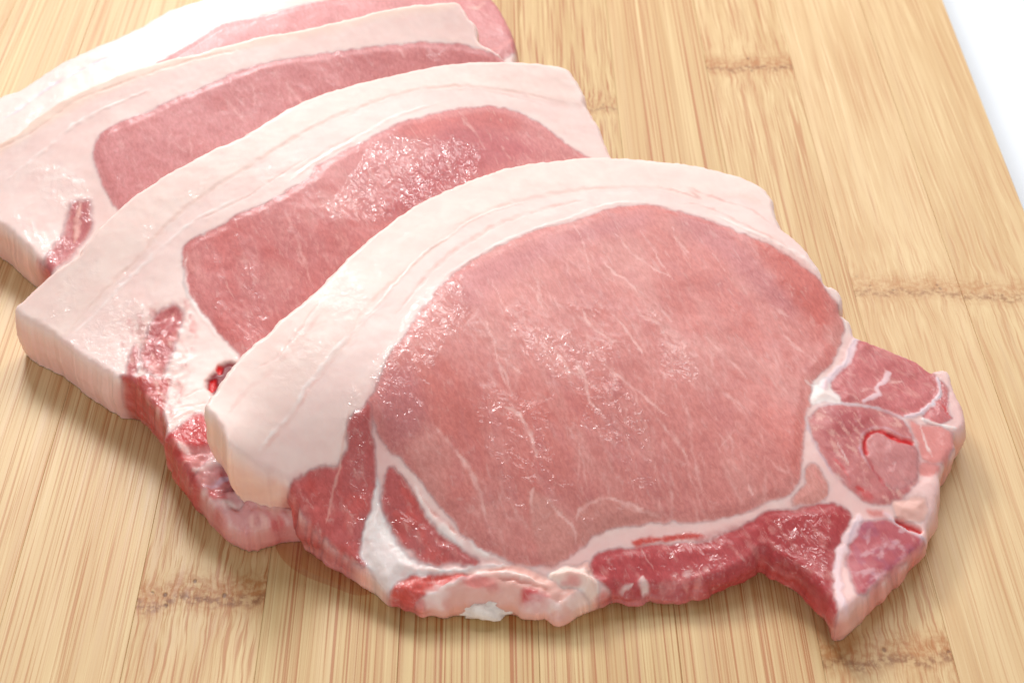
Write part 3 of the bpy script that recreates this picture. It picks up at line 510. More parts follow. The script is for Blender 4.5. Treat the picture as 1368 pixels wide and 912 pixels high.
  outline=[(-111.97,-4.6),(-110.12,-2.15),(-105.11,2.76),(-99.4,6.86),(-98.01,9.41),(-94.33,15.36),(-89.05,22.56),(-83.4,27.79),(-76.95,32.98),(-70.55,37.76),(-64.36,41.83),(-55.49,51.17),(-49.69,55.98),(-40.87,61.3),(-31.84,65.89),(-21.88,69.97),(-13.07,72.33),(-4.75,74.02),(2.86,74.61),(7.44,75.08),(13.19,75.15),(15.83,72.68),(18.18,67.38),(18.84,63.3),(21.17,58.87),(22.87,53.31),(24.73,47.92),(28.52,41.44),(35.37,32.87),(43.24,17.36),(46.43,-6.27),(33.91,-40.46),(17.66,-56.26),(-9.7,-59.28),(-30.71,-62.95),(-39.62,-64.7),(-44.09,-65.26),(-48.49,-66.6),(-52.88,-67.32),(-56.66,-66.27),(-58.95,-64.14),(-61.06,-61.17),(-64.0,-57.78),(-67.37,-53.71),(-70.19,-49.61),(-71.97,-45.64),(-73.39,-40.26),(-77.51,-34.31),(-82.18,-29.46),(-84.75,-27.78),(-88.11,-25.36),(-91.99,-22.04),(-96.14,-18.28),(-100.15,-14.61),(-103.88,-11.66),(-106.83,-9.45),(-109.75,-7.46)],
  eye=[(-74.82,6.6),(-74.27,9.27),(-70.56,11.68),(-66.82,14.02),(-63.65,16.65),(-56.0,20.65),(-46.86,28.53),(-46.04,31.48),(-36.47,40.06),(-28.99,47.31),(-21.23,52.01),(-12.69,55.94),(-4.63,57.98),(2.87,56.69),(9.08,53.12),(14.0,48.86),(17.37,46.95),(22.93,39.24),(18.51,15.22),(-7.29,-13.13),(-42.52,-26.32),(-56.15,-26.84),(-59.18,-22.7),(-64.09,-16.76),(-68.06,-11.02),(-72.09,-5.26),(-73.54,-1.6)],
  layers=[
   ('R',None,'fat_peach',[(-111.97,-4.6),(-105.11,2.76),(-98.01,9.41),(-89.05,22.56),(-76.95,32.98),(-64.36,41.83),(-49.69,55.98),(-31.84,65.89),(-13.07,72.33),(3.05,74.65),(14.53,74.69),(14.47,72.1),(3.03,71.01),(-15.77,66.38),(-34.09,59.13),(-51.41,45.91),(-68.01,32.38),(-84.28,20.88),(-93.04,8.51),(-98.99,1.37),(-104.6,-7.38)],2.5,0.0,0.35),
   ('R',None,'fat_peach2',[(-99.14,-14.54),(-92.89,-5.38),(-84.14,5.91),(-76.12,18.17),(-62.5,30.4),(-47.72,44.77),(-30.32,57.52),(-15.68,62.89),(-0.75,63.48),(19.97,63.29),(22.36,79.52),(1.15,80.4),(-34.89,74.34),(-69.6,47.01),(-100.67,13.19),(-115.5,-4.07),(-107.04,-13.09)],1.3,0.14,0.35),
   ('S',None,'fat_line',[(-99.28,-13.7),(-92.95,-4.98),(-84.19,6.32),(-76.17,18.6),(-62.52,30.64),(-47.74,45.04),(-30.33,57.8),(-15.69,63.15),(-0.75,63.73),(14.28,62.53)],1.2,0.3,-0.3,1),
   ('S',None,'fat_white_and_glint',[(-98.17,-15.29),(-91.08,-6.14),(-82.36,5.28),(-73.21,15.36),(-60.09,23.57)],1.1,0.75,0.12,1),
   ('S',None,'fat_pink',[(-51.76,28.86),(-42.38,38.67),(-33.78,45.83),(-26.77,52.23)],0.7,0.55,-0.15,1),
   ('S',None,'fat_pink',[(-74.83,14.37),(-61.69,22.04),(-47.02,35.78)],0.6,0.45,-0.2,1),
   ('S',None,'fat_pink',[(-15.95,62.67),(-6.55,63.01),(1.0,62.18),(9.18,60.21)],0.6,0.4,0.0,1),
   ('S',None,'fat_white_and_glint',[(-53.22,25.23),(-46.17,33.19),(-39.46,39.79),(-32.62,46.88),(-26.16,52.3),(-16.46,58.09)],1.0,0.9,0.2,1),
   ('R','loin_muscle','eye2',[(-74.82,6.6),(-74.27,9.27),(-70.56,11.68),(-66.82,14.02),(-63.65,16.65),(-56.0,20.65),(-46.86,28.53),(-46.04,31.48),(-36.47,40.06),(-28.99,47.31),(-21.23,52.01),(-12.69,55.94),(-4.63,57.98),(2.87,56.69),(9.08,53.12),(14.0,48.86),(17.37,46.95),(22.93,39.24),(18.51,15.22),(-7.29,-13.13),(-42.52,-26.32),(-56.15,-26.84),(-59.18,-22.7),(-64.09,-16.76),(-68.06,-11.02),(-72.09,-5.26),(-73.54,-1.6)],0.5,0.3,0.35),
   ('N',None,'eye2_red',[(-74.82,6.6),(-74.27,9.27),(-70.56,11.68),(-66.82,14.02),(-63.65,16.65),(-56.0,20.65),(-46.86,28.53),(-46.04,31.48),(-36.47,40.06),(-28.99,47.31),(-21.23,52.01),(-12.69,55.94),(-4.63,57.98),(2.87,56.69),(9.08,53.12),(14.0,48.86),(17.37,46.95),(22.93,39.24),(18.51,15.22),(-7.29,-13.13),(-42.52,-26.32),(-56.15,-26.84),(-59.18,-22.7),(-64.09,-16.76),(-68.06,-11.02),(-72.09,-5.26),(-73.54,-1.6)],1.0,9,-0.05,0.5,-1.0471975511965976,2,0),
   ('N',None,'eye_pale',[(-74.82,6.6),(-74.27,9.27),(-70.56,11.68),(-66.82,14.02),(-63.65,16.65),(-56.0,20.65),(-46.86,28.53),(-46.04,31.48),(-36.47,40.06),(-28.99,47.31),(-21.23,52.01),(-12.69,55.94),(-4.63,57.98),(2.87,56.69),(9.08,53.12),(14.0,48.86),(17.37,46.95),(22.93,39.24),(18.51,15.22),(-7.29,-13.13),(-42.52,-26.32),(-56.15,-26.84),(-59.18,-22.7),(-64.09,-16.76),(-68.06,-11.02),(-72.09,-5.26),(-73.54,-1.6)],1.0,5,0.15,0.4,-1.0471975511965976,2.5,0),
   ('N',None,'eye_dusk',[(-74.82,6.6),(-74.27,9.27),(-70.56,11.68),(-66.82,14.02),(-63.65,16.65),(-56.0,20.65),(-46.86,28.53),(-46.04,31.48),(-36.47,40.06),(-28.99,47.31),(-21.23,52.01),(-12.69,55.94),(-4.63,57.98),(2.87,56.69),(9.08,53.12),(14.0,48.86),(17.37,46.95),(22.93,39.24),(18.51,15.22),(-7.29,-13.13),(-42.52,-26.32),(-56.15,-26.84),(-59.18,-22.7),(-64.09,-16.76),(-68.06,-11.02),(-72.09,-5.26),(-73.54,-1.6)],1.0,2,0.1,0.35,-1.0471975511965976,3,0),
   ('R',None,'eye2_red',[(-28.91,45.48),(-16.32,52.71),(-5.24,56.32),(1.61,54.31),(-0.25,50.51),(-12.53,48.0),(-20.92,42.98)],2.5,0.0,0.35),
   ('R',None,'eye2_dark',[(-17.4,47.15),(-8.89,50.43),(3.45,47.97),(5.88,43.46),(-6.28,35.42),(-17.96,24.61),(-27.01,16.79),(-28.37,21.32),(-20.69,35.93)],4,0.0,0.35),
   ('S',None,'marble',[(-12.62,52.4),(-8.85,47.82),(-6.34,42.28)],0.7,0.5,0.0,1),
   ('S',None,'marble',[(-26.94,42.09),(-23.06,35.54)],0.7,0.5,0.0,1),
   ('S',None,'marble',[(-36.1,33.87),(-32.19,27.4)],0.7,0.5,0.0,1),
   ('S',None,'marble',[(-42.85,27.07),(-37.17,20.08),(-35.06,13.34)],0.7,0.5,0.0,1),
   ('S',None,'marble',[(-52.59,17.62),(-48.28,6.59),(-44.02,-5.82)],0.7,0.5,0.0,1),
   ('S',None,'marble',[(-2.7,44.82),(-0.25,40.26)],0.7,0.5,0.0,1),
   ('S',None,'marble',[(-16.1,43.81),(-14.6,31.89)],0.7,0.5,0.0,1),
   ('S',None,'fat_white_and_glint',[(-74.1,5.22),(-73.3,-1.69),(-71.24,-7.35),(-63.96,-18.27)],1.2,0.6,0.2,1),
   ('R','belly_muscle','lean_patch',[(-74.5,-7.62),(-72.7,-11.33),(-73.28,-17.25),(-73.91,-23.51),(-74.83,-27.41),(-76.64,-28.35),(-78.51,-26.81),(-80.49,-23.5),(-80.89,-17.42),(-79.75,-11.2),(-77.28,-8.26)],1.1,-0.15,0.35),
   ('R','belly_muscle','lean_patch',[(-82.52,-17.67),(-81.15,-20.17),(-80.92,-24.98),(-81.43,-28.0),(-83.03,-28.23),(-83.52,-22.05)],0.9,0.0,0.35),
   ('R','belly_muscle','lean_wall',[(-84.6,-26.7),(-81.43,-28.0),(-78.33,-27.94),(-75.68,-29.34),(-73.54,-28.42),(-73.11,-32.49),(-73.37,-38.28),(-71.49,-44.64),(-72.46,-46.63),(-76.32,-37.79),(-81.84,-31.52)],0.7,0.0,0.35),
   ('R','flank_muscle','lean_bright2',[(-70.14,-44.25),(-67.86,-41.54),(-65.27,-39.81),(-62.37,-43.06),(-59.88,-47.3),(-60.58,-50.59),(-63.09,-52.62),(-64.77,-56.37),(-66.96,-56.99),(-70.53,-50.55),(-72.15,-46.64)],0.8,0.4,0.35),
   ('R',None,'lean_wall',[(-71.52,-46.66),(-68.11,-51.49),(-64.0,-57.78),(-60.27,-62.87),(-58.55,-66.5),(-61.45,-62.96),(-66.77,-56.08),(-71.07,-49.97)],0.5,0.0,0.35),
   ('R',None,'pinkfat2',[(-71.38,-47.65),(-64.98,-49.51),(-59.42,-47.27),(-52.94,-50.62),(-43.2,-57.51),(-38.11,-64.72),(-42.29,-68.96),(-52.54,-70.65),(-58.53,-69.52),(-64.73,-60.49)],1.0,0.4,0.35),
   ('N',None,'blood_pink',[(-71.38,-47.65),(-64.98,-49.51),(-59.42,-47.27),(-52.94,-50.62),(-43.2,-57.51),(-38.11,-64.72),(-42.29,-68.96),(-52.54,-70.65),(-58.53,-69.52),(-64.73,-60.49)],1.0,4.5,0.05,0.75,-0.5235987755982988,1.6,5),
   ('R',None,'lean_wall',[(-71.52,-46.66),(-68.35,-49.6),(-64.1,-56.88),(-60.33,-62.34),(-57.34,-66.86),(-58.58,-69.02),(-63.58,-61.32),(-69.94,-51.5)],0.8,0.0,0.35),
   ('N',None,'fat_white_and_glint',[(-71.38,-47.65),(-64.98,-49.51),(-59.42,-47.27),(-52.94,-50.62),(-43.2,-57.51),(-38.11,-64.72),(-42.29,-68.96),(-52.54,-70.65),(-58.53,-69.52),(-64.73,-60.49)],1.0,3.2,0.1,0.7,-0.8726646259971648,1.8,8),
   ('N',None,'lean_patch',[(-71.38,-47.65),(-64.98,-49.51),(-59.42,-47.27),(-52.94,-50.62),(-43.2,-57.51),(-38.11,-64.72),(-42.29,-68.96),(-52.54,-70.65),(-58.53,-69.52),(-64.73,-60.49)],1.0,1.6,0.2,0.5,-0.6981317007977318,2,4),
   ('N',None,'fat_pink',[(-71.38,-47.65),(-64.98,-49.51),(-59.42,-47.27),(-52.94,-50.62),(-43.2,-57.51),(-38.11,-64.72),(-42.29,-68.96),(-52.54,-70.65),(-58.53,-69.52),(-64.73,-60.49)],1.0,2.4,0.15,0.8,-0.6981317007977318,2,2),
   ('N',None,'pinkfat',[(-86.07,-11.66),(-72.45,-6.5),(-68.31,-23.9),(-70.22,-41.5),(-83.76,-26.81)],1.0,2.2,0.1,0.6,-1.0471975511965976,2,1),
   ('N',None,'lean_dark',[(-85.21,-11.74),(-72.32,-7.56),(-69.46,-23.83),(-71.8,-41.44),(-82.92,-26.92)],1.0,1.6,0.05,0.5,-1.0471975511965976,2,2),
   ('N',None,'fat_pink',[(-83.21,-14.01),(-73.17,-7.5),(-70.57,-21.57),(-71.8,-41.44),(-82.08,-27.03)],1.0,1.4,0.2,0.7,-1.0471975511965976,3,2),
   ('S',None,'fat_white_and_glint',[(-65.07,-55.6),(-61.24,-52.48),(-58.78,-53.04)],2.2,0.6,0.4,1),
   ('S',None,'lilac',[(-62.37,-58.31),(-59.58,-56.69),(-57.3,-55.79)],1.2,0.7,0.0,1),
   ('R',None,'blood_dark',[(-64.5,-28.46),(-62.01,-25.01),(-58.67,-25.94),(-59.49,-32.87),(-63.28,-34.41),(-65.04,-31.76)],0.9,-0.5,0.35),
   ('R',None,'blood',[(-63.83,-26.83),(-63.19,-25.72),(-62.0,-26.61),(-62.58,-28.16)],0.3,-0.3,0.35),
   ('R',None,'blood',[(-64.58,-32.46),(-63.96,-29.87),(-62.96,-30.32),(-63.79,-33.77)],0.3,-0.3,0.35),
   ('S',None,'fat_white_and_glint',[(-72.24,-42.61),(-67.74,-39.34),(-64.54,-40.16)],1.0,0.5,0.4,1),
   ('S',None,'fat_pink',[(-70.36,-38.41),(-64.35,-36.78)],0.6,0.5,-0.2,1),
   ('S',None,'fat_pink',[(-69.6,-34.95),(-65.53,-32.45)],0.6,0.5,-0.2,1),
   ('W',None,'',[(-31.73,41.48),(-20.98,44.77),(-12.5,46.24),(-6.34,42.28),(-9.76,27.91),(-26.9,14.36),(-41.79,12.94),(-41.22,21.69)],3,1),
   ('W',None,'',[(-73.82,5.21),(-61.53,18.33),(-46.63,25.54),(-45.04,3.51),(-57.57,-22.69)],4,0.45),
   ('W',None,'',[(-105.65,-1.57),(-97.57,6.01),(-92.48,1.86),(-98.64,-10.17),(-104.4,-9.38)],3,0.9),
   ('W',None,'',[(-88.79,8.13),(-79.1,21.76),(-72.83,27.5),(-69.88,21.55),(-77.82,10.69),(-86.73,-7.59),(-94.68,-17.41)],4,0.9),
   ('W',None,'',[(-100.08,-15.03),(-85.55,-4.77),(-74.58,-7.13),(-69.3,-27.92),(-70.84,-52.77),(-81.77,-30.24),(-94.97,-21.55)],3,0.95),
   ('W',None,'',[(-72.12,-43.46),(-62.69,-40.12),(-55.0,-54.89),(-45.73,-65.48),(-54.63,-70.56),(-65.07,-55.6)],2,1),
  ]),
 dict(z=[(-123.53,30.07,12.5),(-111.86,16.49,12.0),(-144.87,49.19,12.0),(-123.76,60.18,20.0),(-103.21,73.26,27.0),(-87.74,78.26,30.0),(-49.6,90.43,33.0),(-16.74,102.21,33.0),(-8.48,92.27,28.0),(-1.37,85.78,25.0),(-71.88,59.91,25.0),(-101.69,44.58,19.5),(-103.86,22.31,13.0),(-51.52,37.02,18.0),(-0.77,66.83,14.0)],
  t=12.5,
  outline=[(-145.88,49.37),(-139.63,52.29),(-134.19,54.72),(-128.77,57.36),(-123.68,59.68),(-119.27,64.82),(-111.07,69.73),(-103.21,73.26),(-93.54,76.53),(-87.74,78.26),(-78.54,80.63),(-66.99,84.98),(-59.05,87.1),(-49.6,90.43),(-41.83,93.98),(-30.3,99.17),(-19.12,102.18),(-14.36,102.54),(-12.74,100.61),(-11.31,97.99),(-9.11,95.9),(-8.47,91.1),(-4.72,88.73),(-1.37,86.03),(3.15,83.09),(1.15,62.79),(-22.6,32.92),(-58.19,8.93),(-83.31,1.84),(-101.19,6.08),(-106.18,10.05),(-109.5,14.13),(-111.87,16.52),(-115.74,21.64),(-119.93,26.1),(-123.42,29.55),(-137.45,41.98)],
  eye=[(-103.49,49.57),(-103.06,52.53),(-101.67,54.95),(-97.98,57.65),(-91.36,60.27),(-84.4,65.14),(-74.48,70.26),(-64.49,75.82),(-50.86,80.02),(-45.77,81.9),(-31.74,86.38),(-22.68,88.92),(-14.81,89.71),(-9.52,88.82),(-3.57,86.88),(-1.26,85.95),(1.18,84.89),(-6.51,63.51),(-42.15,29.96),(-76.58,18.6),(-89.95,25.73),(-95.22,31.25),(-97.53,34.76),(-100.03,39.43),(-101.97,43.93)],
  layers=[
   ('R',None,'fat_peach',[(-139.63,52.29),(-128.77,57.36),(-119.27,64.82),(-103.21,73.26),(-87.74,78.26),(-66.99,84.98),(-49.6,90.43),(-30.3,99.17),(-16.74,102.48),(-16.7,100.13),(-32.33,95.45),(-51.3,86.76),(-68.2,81.15),(-86.71,74.41),(-101.43,68.95),(-117.44,59.77),(-128.03,53.37),(-136.88,48.48)],2.0,0.0,0.35),
   ('S',None,'fat_line',[(-135.83,53.0),(-128.4,55.36),(-121.06,58.12),(-110.79,66.66),(-101.58,69.98),(-86.83,75.42),(-66.32,81.71)],0.8,0.5,-0.3,1),
   ('S',None,'fat_white_and_glint',[(-124.36,44.11),(-116.1,51.78),(-107.8,59.93),(-91.66,67.81)],1.5,0.7,0.3,1),
   ('S',None,'fat_pink',[(-104.55,62.54),(-96.81,66.11),(-88.69,66.88)],0.6,0.4,0.0,1),
   ('R','loin_muscle','eye3',[(-103.49,49.57),(-103.06,52.53),(-101.67,54.95),(-97.98,57.65),(-91.36,60.27),(-84.4,65.14),(-74.48,70.26),(-64.49,75.82),(-50.86,80.02),(-45.77,81.9),(-31.74,86.38),(-22.68,88.92),(-14.81,89.71),(-9.52,88.82),(-3.57,86.88),(-1.26,85.95),(1.18,84.89),(-6.51,63.51),(-42.15,29.96),(-76.58,18.6),(-89.95,25.73),(-95.22,31.25),(-97.53,34.76),(-100.03,39.43),(-101.97,43.93)],0.5,0.3,0.35),
   ('N',None,'eye2',[(-103.49,49.57),(-103.06,52.53),(-101.67,54.95),(-97.98,57.65),(-91.36,60.27),(-84.4,65.14),(-74.48,70.26),(-64.49,75.82),(-50.86,80.02),(-45.77,81.9),(-31.74,86.38),(-22.68,88.92),(-14.81,89.71),(-9.52,88.82),(-3.57,86.88),(-1.26,85.95),(1.18,84.89),(-6.51,63.51),(-42.15,29.96),(-76.58,18.6),(-89.95,25.73),(-95.22,31.25),(-97.53,34.76),(-100.03,39.43),(-101.97,43.93)],1.0,10,0,0.5,-1.0471975511965976,2,0),
   ('S',None,'marble',[(-83.81,50.35),(-79.69,46.32)],0.7,0.5,0.0,1),
   ('S',None,'marble',[(-91.97,37.9),(-86.74,34.6)],0.7,0.5,0.0,1),
   ('S',None,'marble',[(-29.77,85.96),(-27.71,82.47)],0.7,0.5,0.0,1),
   ('S',None,'marble',[(-72.36,64.77),(-65.83,55.13)],0.7,0.5,0.0,1),
   ('S',None,'marble',[(-57.78,70.39),(-51.49,61.36)],0.7,0.5,0.0,1),
   ('R','belly_muscle','lean_dark3',[(-106.3,33.74),(-103.95,34.23),(-102.07,33.8),(-100.89,29.81),(-100.23,25.36),(-101.9,20.93),(-103.84,16.24),(-108.07,11.69),(-109.74,14.68),(-108.94,18.88),(-107.07,23.7),(-106.72,28.79)],1.3,-0.15,0.35),
   ('S',None,'fat_pink',[(-104.36,34.28),(-104.38,29.12),(-103.95,25.12),(-103.88,21.02)],1.6,0.85,0.2,1),
   ('R','belly_muscle','blood_pink',[(-113.26,16.93),(-109.35,14.68),(-108.07,11.69),(-110.51,7.95),(-112.79,9.97)],0.7,0.0,0.35),
   ('S',None,'blood',[(-112.36,16.32),(-110.56,12.72),(-111.22,9.87)],1.2,0.8,0.0,1),
   ('S',None,'fat_pink',[(-115.69,17.23),(-114.27,18.11),(-112.66,15.83),(-112.91,12.86)],0.6,0.6,0.0,1),
   ('S',None,'fat_white_and_glint',[(-112.27,17.9),(-109.73,21.07),(-107.46,23.71)],0.7,0.6,0.0,1),
   ('W',None,'',[(-127.33,49.62),(-109.83,45.83),(-99.27,29.67),(-103.96,14.68),(-111.28,7.99),(-124.11,32.96)],4,0.7),
   ('W',None,'',[(-51.91,77.37),(-22.67,88.76),(-3.56,85.72),(-19.84,79.47),(-44.86,66.29)],4,0.5),
  ]),
 dict(z=[(-154.69,50.86,12.0),(-135.46,83.95,15.0),(-122.07,95.53,18.0),(-102.38,109.23,21.5),(-87.36,120.71,23.8),(-49.96,138.84,26.0),(-5.14,133.47,17.0),(0.41,106.98,13.0),(-48.27,114.55,22.5),(-86.99,95.56,20.5),(-122.84,71.64,15.5),(-55.73,77.73,14.0),(-5.0,114.57,15.5)],
  t=12.5,
  outline=[(-155.08,52.36),(-144.74,72.58),(-135.45,83.93),(-129.8,86.91),(-122.07,95.53),(-113.7,101.51),(-102.38,109.23),(-95.71,116.13),(-87.35,120.71),(-74.5,129.42),(-54.01,136.41),(-30.99,141.72),(-13.8,139.93),(-5.35,133.38),(-2.33,126.54),(-0.21,119.68),(1.04,111.87),(0.41,105.1),(-2.84,96.62),(-16.74,85.15),(-55.3,72.33),(-91.38,54.71),(-116.93,40.45),(-139.1,32.5)],
  eye=[(-95.44,91.26),(-91.11,96.31),(-86.1,101.26),(-79.48,108.7),(-69.24,112.62),(-54.79,119.36),(-38.7,127.09),(-22.15,133.13),(-9.45,136.54),(-4.28,132.95),(-1.27,126.11),(0.63,119.23),(1.25,112.58),(-0.83,107.87),(-8.96,99.66),(-36.55,85.05),(-74.85,75.18),(-90.87,79.47)],
  layers=[
   ('S',None,'lilac',[(-139.96,68.93),(-129.69,75.95),(-123.49,84.81),(-114.79,92.51),(-103.76,99.63)],1.4,0.5,-0.2,1),
   ('S',None,'fat_pink',[(-105.8,91.4),(-97.48,93.59),(-90.53,97.03)],0.7,0.5,0.0,1),
   ('R','loin_muscle','eye3',[(-95.44,91.26),(-91.11,96.31),(-86.1,101.26),(-79.48,108.7),(-69.24,112.62),(-54.79,119.36),(-38.7,127.09),(-22.15,133.13),(-9.45,136.54),(-4.28,132.95),(-1.27,126.11),(0.63,119.23),(1.25,112.58),(-0.83,107.87),(-8.96,99.66),(-36.55,85.05),(-74.85,75.18),(-90.87,79.47)],0.6,0.3,0.35),
   ('S',None,'fat_pink',[(-13.12,128.02),(-10.25,126.43),(-7.47,131.35)],1.6,0.7,0.0,1),
   ('S',None,'pinkfat',[(1.26,116.61),(-2.49,111.45),(-5.98,107.98)],1.4,0.7,0.0,1),
  ]),
]

PAL = {k: srgb(*v[:3]) for k, v in dict(
    fat=(243, 214, 206), fat_peach=(243, 213, 197), fat_peach2=(243, 215, 205), membrane=(237, 194, 188), eye_pale=(216, 150, 142), fat_line=(232, 188, 172), fat_line2=(214, 140, 128), fat_white_and_glint=(248, 230, 224), fat_pink=(232, 180, 168), fat_lower=(232, 178, 166),
    eye=(212, 134, 127), eye_brown=(211, 141, 132), eye_red=(205, 110, 101), eye_dusk=(202, 124, 122), marble=(238, 186, 178),
    eye2=(205, 124, 121), eye2_red=(202, 102, 97), eye2_dark=(186, 90, 92), eye3=(207, 132, 131),
    lean_dark=(190, 97, 95), lean_patch=(194, 106, 106), lean_dark3=(190, 108, 108), lean_pink=(196, 96, 92), lean_bright=(204, 84, 76), lean_bright2=(196, 66, 66), lean_wall=(186, 72, 66),
    flap=(182, 78, 80), flap_dark=(172, 62, 64), chine=(200, 112, 112), pinkfat=(222, 142, 136), pinkfat2=(216, 150, 148), cartilage=(240, 226, 222), fat_knob=(244, 216, 204),
    blood_pink=(212, 92, 92), blood=(205, 16, 20), blood_dark=(126, 26, 34), vein=(238, 208, 212), bone=(200, 122, 120), bone_edge=(206, 170, 184), bone_dark=(182, 92, 94), marrow=(204, 134, 132),
    bone_white=(244, 220, 208), rib=(190, 98, 104), rib_white=(222, 178, 182), rib_blue=(160, 112, 142), lilac=(214, 186, 204)).items()}
LEAN = dict(lean_patch=.9, eye=1, eye_brown=1, eye_red=1, eye_dusk=1, eye2=1, eye2_red=1, eye2_dark=1, eye3=1, lean_dark=1, lean_dark3=1, lean_pink=1, lean_bright=1, lean_bright2=1, lean_wall=.8, flap=1, flap_dark=1, chine=1,
            pinkfat=.4, pinkfat2=.3, blood_pink=.7, blood=.3, blood_dark=.5, bone=.6, bone_dark=.7, marrow=.6, rib=.6, marble=.6, eye_pale=1)


def rot(X, a):
    return np.c_[X[:, 0] * math.cos(a) - X[:, 1] * math.sin(a), X[:, 0] * math.sin(a) + X[:, 1] * math.cos(a)]


def hash2(ix, iy, s):
    h = (ix * 374761393 + iy * 668265263 + s * 1442695041) & 0x7fffffff
    h = ((h ^ (h >> 13)) * 1274126177) & 0x7fffffff
    return ((h ^ (h >> 16)) & 0xffff) / 65535.0


def vnoise(X, sc, s=0):
    """value noise in -1..1, X in mm, sc = feature size in mm"""
    p = X / sc
    i = np.floor(p).astype(np.int64)
    f = p - i
    f = f * f * (3 - 2 * f)
    a, b = hash2(i[:, 0], i[:, 1], s), hash2(i[:, 0] + 1, i[:, 1], s)
    c, d = hash2(i[:, 0], i[:, 1] + 1, s), hash2(i[:, 0] + 1, i[:, 1] + 1, s)
    return 2 * ((a * (1 - f[:, 0]) + b * f[:, 0]) * (1 - f[:, 1]) + (c * (1 - f[:, 0]) + d * f[:, 0]) * f[:, 1]) - 1


def tps_fit(P, Z):
    n = len(P)
    D = np.linalg.norm(P[:, None] - P[None], axis=2) / 50
    K = np.where(D > 0, D * D * np.log(np.maximum(D, 1e-9)), 0) + 0.002 * np.eye(n)
    Q = np.c_[np.ones(n), P / 50]
    A = np.zeros((n + 3, n + 3))
    A[:n, :n] = K; A[:n, n:] = Q; A[n:, :n] = Q.T
    return np.linalg.solve(A, np.r_[Z, 0, 0, 0])


def tps_eval(P, w, X):
    out = np.c_[np.ones(len(X)), X / 50] @ w[len(P):]
    for k in range(len(P)):
        D2 = ((X - P[k]) ** 2).sum(1) / 2500
        out += w[k] * np.where(D2 > 0, 0.5 * D2 * np.log(np.maximum(D2, 1e-18)), 0)
    return out


def smooth_poly(P, n=4, closed=True):
    P = np.array(P, float)
    if closed: a, b, c, d = np.roll(P, 1, 0), P, np.roll(P, -1, 0), np.roll(P, -2, 0)
    else:
        E = np.r_[[2 * P[0] - P[1]], P, [2 * P[-1] - P[-2]]]
        a, b, c, d = E[:-3], E[1:-2], E[2:-1], E[3:]
    out = []
    for k in range(n):
        t = k / n
        out.append(b + 0.5 * t * (c - a) * 0.9 + t * t * (-b + c) * 0 + 0 * d if False else
                   0.5 * ((2 * b) + (-a + c) * t + (2 * a - 5 * b + 4 * c - d) * t * t + (-a + 3 * b - 3 * c + d) * t ** 3))
    Q = np.stack(out, 1).reshape(-1, 2)
    if not closed: Q = np.r_[Q, P[-1:]]
    return Q


def poly_sd(Q, X, margin=4.0):
    """signed distance (positive inside) of X to closed polygon Q; far-away points get -margin"""
    sd = np.full(len(X), -margin)
    lo, hi = Q.min(0) - margin, Q.max(0) + margin
    sel = np.nonzero((X >= lo).all(1) & (X <= hi).all(1))[0]
    if not len(sel): return sd
    p = X[sel]
    d2 = np.full(len(p), 1e9)
    ins = np.zeros(len(p), bool)
    A, B = Q, np.roll(Q, -1, 0)
    for a, b in zip(A, B):
        e = b - a
        L = e @ e
        if L < 1e-12: continue
        r = p - a
        t = np.clip(r @ e / L, 0, 1)
        q = r - t[:, None] * e
        np.minimum(d2, (q * q).sum(1), out=d2)
        if a[1] != b[1]:
            cr = (a[1] > p[:, 1]) != (b[1] > p[:, 1])
            xi = a[0] + (p[:, 1] - a[1]) * e[0] / e[1]
            ins ^= cr & (p[:, 0] < xi)
    dd = np.sqrt(d2)
    sd[sel] = np.where(ins, dd, -dd)
    return sd


def line_dist(Q, X, margin):
    lo, hi = Q.min(0) - margin, Q.max(0) + margin
    sel = np.nonzero((X >= lo).all(1) & (X <= hi).all(1))[0]
    p = X[sel]
    d2 = np.full(len(p), 1e9)
    par = np.zeros(len(p))
    n = len(Q) - 1
    for k in range(n):
        a, e = Q[k], Q[k + 1] - Q[k]
        L = e @ e
        if L < 1e-12: continue
        r = p - a
        t = np.clip(r @ e / L, 0, 1)
        q = r - t[:, None] * e
        dd = (q * q).sum(1)
        m = dd < d2
        d2[m] = dd[m]
        par[m] = (k + t[m]) / n
    return sel, np.sqrt(d2), par


def sstep(x):
    x = np.clip(x, 0, 1)
    return x * x * (3 - 2 * x)


PARTNAME_FAT = "fat"
surfaces = []          # finished chops above: (outline polygon, z function, thickness)


def chop_z(c):
    Z = np.array(c["z"])
    P = Z[:, :2]
    w = tps_fit(P, Z[:, 2])
    return lambda X: tps_eval(P, w, X)


zfun = [chop_z(c) for c in CHOPS]
outl = [smooth_poly(c["outline"], 4) for c in CHOPS]


def top_z(i, X):
    """height of chop i: its own sheet, pressed down where other chops lie on it"""
    z = zfun[i](X)
    for j in range(i):
        sd = poly_sd(outl[j], X)
        lim = zfun[j](X) - CHOPS[j]["t"] - 0.6
        z = np.where(sd > 0.6, np.minimum(z, lim), z)
    return np.maximum(z, 1.2)


